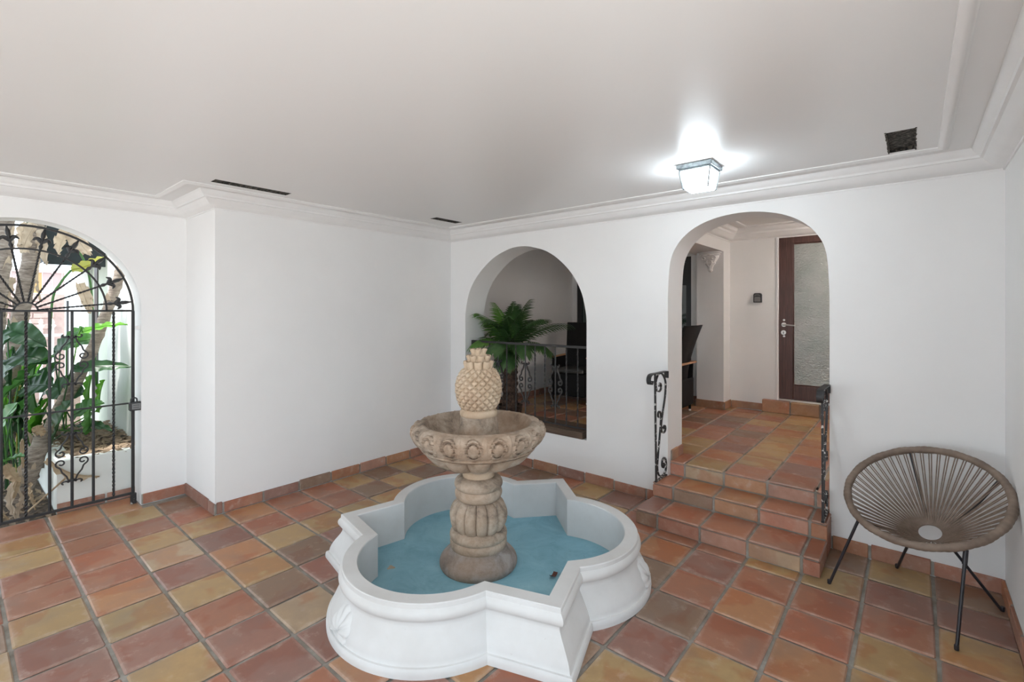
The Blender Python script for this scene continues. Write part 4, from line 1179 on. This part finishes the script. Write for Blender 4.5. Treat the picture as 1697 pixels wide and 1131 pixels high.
MB().box(x2, YE + 0.03, -0.03, xd2, YE + 0.17, 2.9).build('pale_post', M['exterior_paint'], wg)

# planter
PLX0, PLX1, PLY0, PLY1, PLZ = -2.6, -0.985, -3.275, YE - 0.002, 0.398
pl = thing('garden_planter', (-1.8, -3.0, 0), 'white masonry planter full of mulch behind the gate', 'planter')
MB().box(PLX1 - 0.10, PLY0, -0.03, PLX1, PLY1, PLZ).build('front_wall', M['exterior_paint'], pl)
MB().box(PLX0, PLY0, -0.03, PLX1 - 0.101, PLY0 + 0.10, PLZ).build('side_wall', M['exterior_paint'], pl)
MB().box(PLX0, PLY0 + 0.101, -0.03, PLX1 - 0.101, PLY1, PLZ - 0.03).build('soil', M['mulch'], pl)
for y0, y1, c in ((PLY0, -2.985, 'R'), (-2.97, PLY1 - 0.06, 'P')):
    mesh_obj('border_tile', tile_piece(0.016, y1 - y0, 0.075, 'terracotta_wall', 0.003, 2, 0), pl, (PLX1 + 0.009, (y0 + y1) / 2, -0.005), shade(TC[c]))
lr = random.Random(21)
def chips(mb, n, x0, x1, y0, y1, z, s0, s1):
    for _ in range(n):
        x, y = lr.uniform(x0, x1), lr.uniform(y0, y1); s = lr.uniform(s0, s1); a = lr.uniform(0, PI); tl = lr.uniform(-0.5, 0.5)
        d = Vector((math.cos(a), math.sin(a), tl)) * s; e = Vector((-math.sin(a), math.cos(a), lr.uniform(-0.6, 0.6))) * s * lr.uniform(0.15, 0.4)
        c = Vector((x, y, z + lr.uniform(0.004, 0.035)))
        mb.add([c - d, c + e + Vector((0, 0, 0.2 * s)), c + d, c - e], [(0, 1, 2), (0, 2, 3)])
mb = MB(); chips(mb, 900, PLX0, PLX1 - 0.02, PLY0 + 0.02, PLY1, PLZ - 0.03, 0.02, 0.06)
o = mb.build('leaf_litter', M['litter']); tag(o, 'brown leaf litter and bark covering the planter soil', 'leaf litter', kind='stuff')
mb = MB(); chips(mb, 420, -2.2, -0.93, -4.3, PLY0 - 0.01, -0.03, 0.02, 0.07)
o = mb.build('leaf_litter', M['litter']); tag(o, 'dry leaves on the ground below the gate', 'leaf litter', kind='stuff')

def paddle(parent, base, tip, width, mat, bend=0.15, roll=0.0, stalk=None, seed=0, tear=0.0, name='leaf'):
    """large paddle leaf from base to tip with a folded midrib and rippled edge"""
    rr = random.Random(seed)
    b = Vector(base); tp = Vector(tip); ax = tp - b; L = ax.length; T = ax.normalized()
    side = T.cross(Vector((0, 0, 1)))
    if side.length < 0.1: side = T.cross(Vector((1, 0, 0)))
    side.normalize(); side = Matrix.Rotation(roll, 3, T) @ side
    up = side.cross(T)
    ph = rr.uniform(0, 6)
    def f(u, v):
        s = (u - 0.5) * 2
        wd = width / 2 * (math.sin(PI * (0.06 + 0.94 * v) ** 0.75) ** 0.62 if v < 1 else 0)
        p = b + T * L * v + up * (bend * L * math.sin(PI * v) )
        p = p + side * wd * s + up * (0.28 * wd * abs(s) - 0.012 * math.sin(v * 26 + ph) * abs(s))
        if tear and abs(s) > 0.9: p = p + T * rr.uniform(-tear, tear)
        return tuple(p)
    mb = MB().grid(6, 18, f)
    lf = mb.build(name, mat, parent, 60)
    mid = [f(0.5, i / 10) for i in range(11)]
    rp = MB()
    pts = ([tuple(stalk)] if stalk is not None else []) + mid
    rp.tube(smooth_path(pts, 2), 0.006, 5).build('midrib', mat, lf, 60)
    return lf
def trunk(parent, pts, r0, r1, seed, name='trunk', shag=22):
    rr = random.Random(seed)
    P = smooth_path(pts, 8); n = len(P)
    mb = MB().tube(P, [(r0 + (r1 - r0) * i / (n - 1)) * (1 + (0.14 if i % 4 == 0 else 0) + rr.uniform(-0.05, 0.05)) for i in range(n)], 12)
    mb.build(name, M['bark'], parent, 30)
    for k in range(shag):
        i = rr.randrange(2, n - 2); a = rr.uniform(0, 2 * PI); r = r0 + (r1 - r0) * i / n
        o_ = Vector((math.cos(a), math.sin(a), 0)); c = P[i] + o_ * r * 0.9; t_ = o_.cross(Vector((0, 0, 1)))
        w_ = rr.uniform(0.012, 0.03); h_ = rr.uniform(0.05, 0.14)
        q = [c - t_ * w_, c + t_ * w_, c + o_ * 0.02 - t_ * w_ * 0.8 + Vector((0, 0, h_ * 0.6)), c + o_ * 0.02 + t_ * w_ * 0.8 + Vector((0, 0, h_ * 0.6)), c + o_ * rr.uniform(0.02, 0.05) + Vector((0, 0, h_))]
        MB().add(q, [(0, 1, 3, 2), (2, 3, 4)]).build('dead_sheath', M['leaf_straw'], parent)
A_ = lambda u, v, x: at(u, v, 0, x)

# plant with the leaning bare trunk
g1 = thing('bird_of_paradise', A_(62, 770, -1.75), 'leaning bare trunk of a tropical plant crossing the gate', 'plant', 'tropical plants beyond the gate')
trunk(g1, [A_(60, 775, -1.75), A_(92, 690, -1.75), A_(125, 635, -1.62), A_(152, 582, -1.52), A_(172, 530, -1.45), A_(192, 475, -1.38), A_(204, 436, -1.34)], 0.050, 0.038, 1, shag=9)
# tall shaggy trunk at left
g2 = thing('bird_of_paradise', A_(20, 760, -2.4), 'tall trunk with pale shaggy dead leaf bases behind the gate fan', 'plant', 'tropical plants beyond the gate')
trunk(g2, [A_(6, 770, -2.4), A_(14, 640, -2.4), A_(30, 545, -2.45), A_(45, 460, -2.5), A_(58, 390, -2.5), A_(66, 330, -2.5)], 0.075, 0.055, 2, shag=46)
for k, (u0, v0, u1, v1, wd) in enumerate(((60, 372, 36, 420, 0.14), (70, 380, 78, 440, 0.10), (66, 430, 68, 500, 0.06), (20, 460, 6, 520, 0.16), (44, 370, 36, 408, 0.12))):
    paddle(g2, A_(u0, v0, -2.42), A_(u1, v1, -2.38), wd, M['leaf_straw'], 0.05, 1.4, None, k + 300, 0.02, 'dead_leaf')
g3 = thing('bird_of_paradise', A_(2, 760, -2.1), 'pale dry trunk cut off by the left edge of the gate', 'plant', 'tropical plants beyond the gate')
trunk(g3, [A_(-22, 770, -2.1), A_(-14, 600, -2.1), A_(-4, 480, -2.1), A_(6, 400, -2.1), A_(9, 330, -2.1)], 0.07, 0.06, 3, shag=26)
# hanging dead leaf and yellowing leaf top right of the gate
g4 = thing('bird_of_paradise', A_(83, 650, -1.75), 'plant with a dry hanging leaf and a yellowing leaf in the gate fan', 'plant', 'tropical plants beyond the gate')
for pts in ([A_(80, 640, -1.75), A_(86, 505, -1.75), A_(100, 470, -1.75), A_(118, 448, -1.75)], [A_(160, 640, -1.85), A_(150, 470, -1.85), A_(128, 410, -1.85), A_(118, 378, -1.85)]):
    MB().tube(smooth_path(pts, 5), 0.010, 6).build('leaf_stalk', M['leaf_mid'], g4, 60)
paddle(g4, A_(118, 376, -1.85), A_(96, 425, -1.75), 0.17, M['leaf_straw'], 0.05, 1.3, None, 71, 0.03, 'dead_leaf')
paddle(g4, A_(120, 380, -1.85), A_(150, 424, -1.75), 0.16, M['leaf_straw'], 0.05, 1.5, None, 72, 0.03, 'dead_leaf')
paddle(g4, A_(118, 448, -1.78), A_(172, 426, -1.66), 0.12, M['leaf_yellow'], -0.10, 1.0, None, 73, 0.0)
paddle(g4, A_(132, 470, -1.78), A_(150, 520, -1.78), 0.10, M['leaf_straw'], 0.05, 1.4, None, 74, 0.03, 'dead_leaf')
# green foliage: three clumps
def clump(name, label, foot, leaves):
    t = thing('bird_of_paradise', foot, label, 'plant', 'tropical plants beyond the gate')
    for k, (u0, v0, u1, v1, x, wd, m_, roll, bend) in enumerate(leaves):
        b = A_(u0, v0, x - 0.12); tp = A_(u1, v1, x + 0.12)
        paddle(t, b, tp, wd, M[m_], bend, roll, Vector(foot) + Vector((lr.uniform(-0.05, 0.05), lr.uniform(-0.08, 0.08), 0.15)), k + len(leaves) * 7)
    return t
f1 = A_(15, 800, -1.55); f1.z = -0.03
clump('', 'broad dark green leaves at the lower left of the gate', f1, [
    (12, 545, 78, 575, -1.5, 0.20, 'leaf_deep', 0.9, 0.10), (20, 590, 85, 600, -1.45, 0.26, 'leaf_deep', 0.8, 0.10), (30, 640, 92, 590, -1.4, 0.15, 'leaf_mid', 0.3, 0.10),
    (4, 660, 68, 620, -1.3, 0.12, 'leaf_mid', 0.2, 0.08), (-12, 600, 18, 560, -1.4, 0.22, 'leaf_deep', 1.0, 0.05), (-8, 740, 30, 668, -1.25, 0.24, 'leaf_mid', 1.2, 0.05), (-5, 640, 30, 600, -1.6, 0.25, 'leaf_deep', 1.1, 0.05),
    (45, 640, 90, 640, -1.55, 0.26, 'leaf_deep', 0.9, 0.05), (6, 690, 24, 630, -1.7, 0.16, 'leaf_bright', 1.2, 0.05), (2, 770, 42, 756, -1.15, 0.10, 'leaf_mid', 0.2, 0.05)])
f2 = Vector((-1.72, -3.12, PLZ - 0.03))
clump('', 'green leaves growing from the planter beside the leaning trunk', f2, [
    (90, 590, 120, 566, -1.7, 0.25, 'leaf_deep', 1.0, 0.05), (118, 612, 217, 608, -1.35, 0.115, 'leaf_deep', 1.0, 0.07), (150, 680, 152, 622, -1.7, 0.30, 'leaf_bright', 1.5, 0.04), (166, 678, 172, 630, -1.55, 0.18, 'leaf_bright', 1.5, 0.04),
    (88, 730, 118, 664, -1.4, 0.26, 'leaf_deep', 1.2, 0.03), (120, 690, 172, 668, -1.40, 0.18, 'leaf_mid', 0.9, 0.06), (125, 706, 186, 714, -1.4, 0.10, 'leaf_deep', 0.4, 0.10), (130, 555, 211, 538, -1.30, 0.08, 'leaf_bright', 0.8, 0.09),
    (110, 560, 152, 548, -2.0, 0.13, 'leaf_mid', 0.8, 0.08), (100, 575, 165, 562, -2.1, 0.2, 'leaf_mid', 0.9, 0.06), (150, 715, 150, 672, -1.3, 0.16, 'leaf_mid', 1.2, 0.02), (88, 640, 140, 655, -1.9, 0.24, 'leaf_deep', 1.0, 0.05)])
f3 = A_(45, 800, -1.9); f3.z = -0.03
clump('', 'mid green leaves low between the trunks behind the gate', f3, [
    (30, 700, 62, 640, -1.9, 0.12, 'leaf_mid', 1.2, 0.05), (50, 720, 84, 655, -1.9, 0.10, 'leaf_bright', 1.2, 0.05), (18, 720, 10, 650, -2.0, 0.12, 'leaf_bright', 1.2, 0.02), (62, 720, 70, 660, -2.0, 0.10, 'leaf_mid', 1.3, 0.02),
    (30, 662, 34, 640, -2.1, 0.12, 'leaf_yellow', 1.3, 0.02), (56, 620, 70, 585, -2.3, 0.2, 'leaf_mid', 1.3, 0.02), (30, 620, 20, 575, -2.4, 0.22, 'leaf_mid', 1.3, 0.02)])
f4 = A_(-10, 800, -2.2); f4.z = -0.03
gr_ = random.Random(33)
ex_ = []
for k in range(26):
    u0 = gr_.uniform(-20, 90); v0 = gr_.uniform(640, 760); x = gr_.uniform(-3.0, -1.9)
    ex_.append((u0, v0, u0 + gr_.uniform(-14, 30), v0 - gr_.uniform(40, 90), x, gr_.uniform(0.14, 0.30), gr_.choice(['leaf_deep', 'leaf_deep', 'leaf_mid', 'leaf_bright']), gr_.uniform(0.8, 1.5), 0.05))
clump('', 'dense deep green leaves filling the bed at the back left of the gate', f4, ex_)
def round_tree(name_loc, label, c, rx, rz, n, sz):
    t = thing('garden_tree', name_loc, label, 'tree')
    MB().tube([name_loc, (name_loc[0], name_loc[1], c[2])], 0.08, 8).build('trunk', M['bark'], t, 60)
    mb = MB()
    for _ in range(n):
        d = Vector((lr.gauss(0, 1), lr.gauss(0, 1), lr.gauss(0, 1))).normalized() * lr.random() ** 0.4
        p = Vector((c[0] + d.x * rx, c[1] + d.y * rx, c[2] + d.z * rz))
        a = Vector((lr.uniform(-1, 1), lr.uniform(-1, 1), lr.uniform(-0.5, 0.5))).normalized() * sz; b = a.orthogonal().normalized() * sz * 0.5
        mb.add([p - a, p + b, p + a, p - b], [(0, 1, 2, 3)])
    mb.build('foliage', M['tree_leaf'], t)['kind'] = 'stuff'
round_tree((-2.3, -5.3, -0.03), 'unseen leafy tree added to shade the planter bed', (-2.2, -5.0, 3.9), 1.5, 0.8, 1500, 0.14)  # added out of view only to keep the sun off the bed
# dark stump low behind and dead leaves on the ground
g5 = thing('dead_plant', A_(40, 800, -1.3), 'broken dark stump with curled dead leaves low behind the gate', 'plant')
trunk(g5, [A_(30, 830, -1.35), A_(45, 790, -1.35), A_(64, 745, -1.45), A_(76, 715, -1.5)], 0.075, 0.055, 8, shag=10)
for k, (u0, v0, u1, v1, x, wd, m_) in enumerate(((20, 800, 26, 860, -1.05, 0.05, 'leaf_straw'), (8, 790, 6, 850, -1.05, 0.045, 'leaf_straw'), (52, 800, 60, 836, -1.1, 0.055, 'leaf_dead'), (42, 820, 30, 862, -1.05, 0.045, 'leaf_straw'), (2, 800, 14, 862, -1.1, 0.04, 'leaf_dead'), (30, 790, 16, 840, -1.15, 0.045, 'leaf_dead'), (36, 770, 44, 842, -1.2, 0.035, 'leaf_straw'), (78, 760, 165, 790, -0.95, 0.17, 'leaf_dead'),
        (62, 705, 72, 722, -1.3, 0.08, 'leaf_dead'), (10, 770, 34, 800, -1.15, 0.08, 'leaf_dead'), (36, 730, 60, 850, -1.25, 0.035, 'leaf_dead'))):
    b, tp = A_(u0, v0, x - 0.03), A_(u1, v1, x + 0.02)
    paddle(g5, b, tp, wd, M[m_], 0.12, 1.0 + 0.3 * k, None, 400 + k, 0.012, 'dead_leaf')
MB().tube([A_(42, 852, -0.93), A_(112, 790, -0.95)], 0.007, 6).build('dry_stalk', M['leaf_dead'], g5)

# far fence, brick wall, picket fence, awning, shade tree
XFAR = -8.0
fz = at(60, 452, 0, XFAR).z
fn = thing('board_fence', (XFAR, -3.6, 0), 'pale pink vertical board fence far behind the plants', 'fence')
y = -5.2
k = 0
ymax = at(107, 480, 0, XFAR).y
while y < ymax:
    MB().cbox(XFAR - 0.03, y, at(60, 486, 0, XFAR).z, XFAR, min(y + 0.125, ymax), fz, 0.005).build('board', M['fence_orange'] if abs(y - at(55, 470, 0, XFAR).y) < 0.07 else M['fence_board'], fn)
    y += 0.132; k += 1
MB().box(XFAR - 0.05, -5.2, fz, XFAR + 0.02, ymax, fz + 0.05).build('cap_rail', M['fence_board'], fn)
bw = thing('brick_wall', (XFAR, -3.6, 0), 'low pinkish brick wall under the board fence', 'wall')
MB().box(XFAR - 0.16, -5.2, -0.03, XFAR + 0.02, ymax, at(60, 487, 0, XFAR).z).build('mortar', M['brick_pink'], bw)
bm_ = tile_piece(0.03, 0.27, 0.085, 'brick_pink', 0.004, 2, 0)
zc = 0.35
row = 0
while zc < at(60, 487, 0, XFAR).z - 0.09:
    y = -5.1 + 0.14 * (row % 2)
    while y < ymax - 0.15:
        mesh_obj('brick', bm_, bw, (XFAR + 0.03, y, zc), None); y += 0.285
    zc += 0.10; row += 1
XPK = -6.6
pk = thing('picket_fence', (XPK, -3.3, -0.03), 'white spear-topped metal fence behind the broad leaves', 'fence')
zt_ = at(80, 532, 0, XPK).z
yk = -4.6
yend = at(104, 540, 0, XPK).y
while yk < yend:
    MB().tube([(XPK, yk, -0.03), (XPK, yk, zt_ - 0.10)], 0.022, 6).build('picket', M['white_metal'], pk)
    MB().lathe([(0.022, zt_ - 0.12), (0.05, zt_ - 0.08), (0.02, zt_ - 0.05), (0.032, zt_ - 0.03), (0.0, zt_ + 0.04)], 6, (XPK, yk)).build('spear', M['white_metal'], pk)
    yk += 0.135
for z in (0.35, zt_ - 0.26): MB().box(XPK - 0.015, -4.6, z, XPK + 0.015, yend, z + 0.045).build('rail', M['white_metal'], pk)
MB().tube([(XPK, yend + 0.06, -0.03), (XPK, yend + 0.06, 1.75)], 0.016, 8).build('dark_post', M['window_black'], pk)

XA0 = xa - 0.06
aw0, aw1 = at(72, 436, 0, XA0), at(178, 441, 0, xa - 0.05)
awn = thing('garden_awning', (-3.6, -2.9, aw1.z), 'dark green awning against the garden wall behind the gate arch', 'awning')
ya, yb2 = at(72, 430, 0, XA0).y, YE - 0.01
zl = at(100, 436, 0, XA0).z
MB().add([(XA0, ya, zl), (XA0 - 2.0, ya, zl), (XA0 - 2.0, yb2, zl + 0.7), (XA0, yb2, zl + 0.7), (XA0, ya, zl + 0.05), (XA0 - 2.0, ya, zl + 0.05), (XA0 - 2.0, yb2, zl + 0.75), (XA0, yb2, zl + 0.75)],
         [(3, 2, 1, 0), (4, 5, 6, 7), (0, 1, 5, 4), (1, 2, 6, 5), (2, 3, 7, 6), (3, 0, 4, 7)]).build('canopy', M['awning'], awn)
zq = zl - 0.02
MB().add([(XA0, ya, zq), (XA0, yb2, zq), (XA0, yb2, zl + 1.35), (XA0, ya, zl + 0.9), (XA0 + 0.03, ya, zq), (XA0 + 0.03, yb2, zq), (XA0 + 0.03, yb2, zl + 1.35), (XA0 + 0.03, ya, zl + 0.9)],
         [(0, 1, 2, 3), (7, 6, 5, 4), (0, 4, 5, 1), (1, 5, 6, 2), (2, 6, 7, 3), (3, 7, 4, 0)]).build('valance', M['awning'], awn)
tp_ = A_(88, 372, -7.0)
round_tree((tp_.x, tp_.y + 0.6, -0.03), 'dark leafy tree above the awning', (tp_.x, tp_.y + 0.35, tp_.z + 0.25), 0.85, 0.75, 900, 0.09)
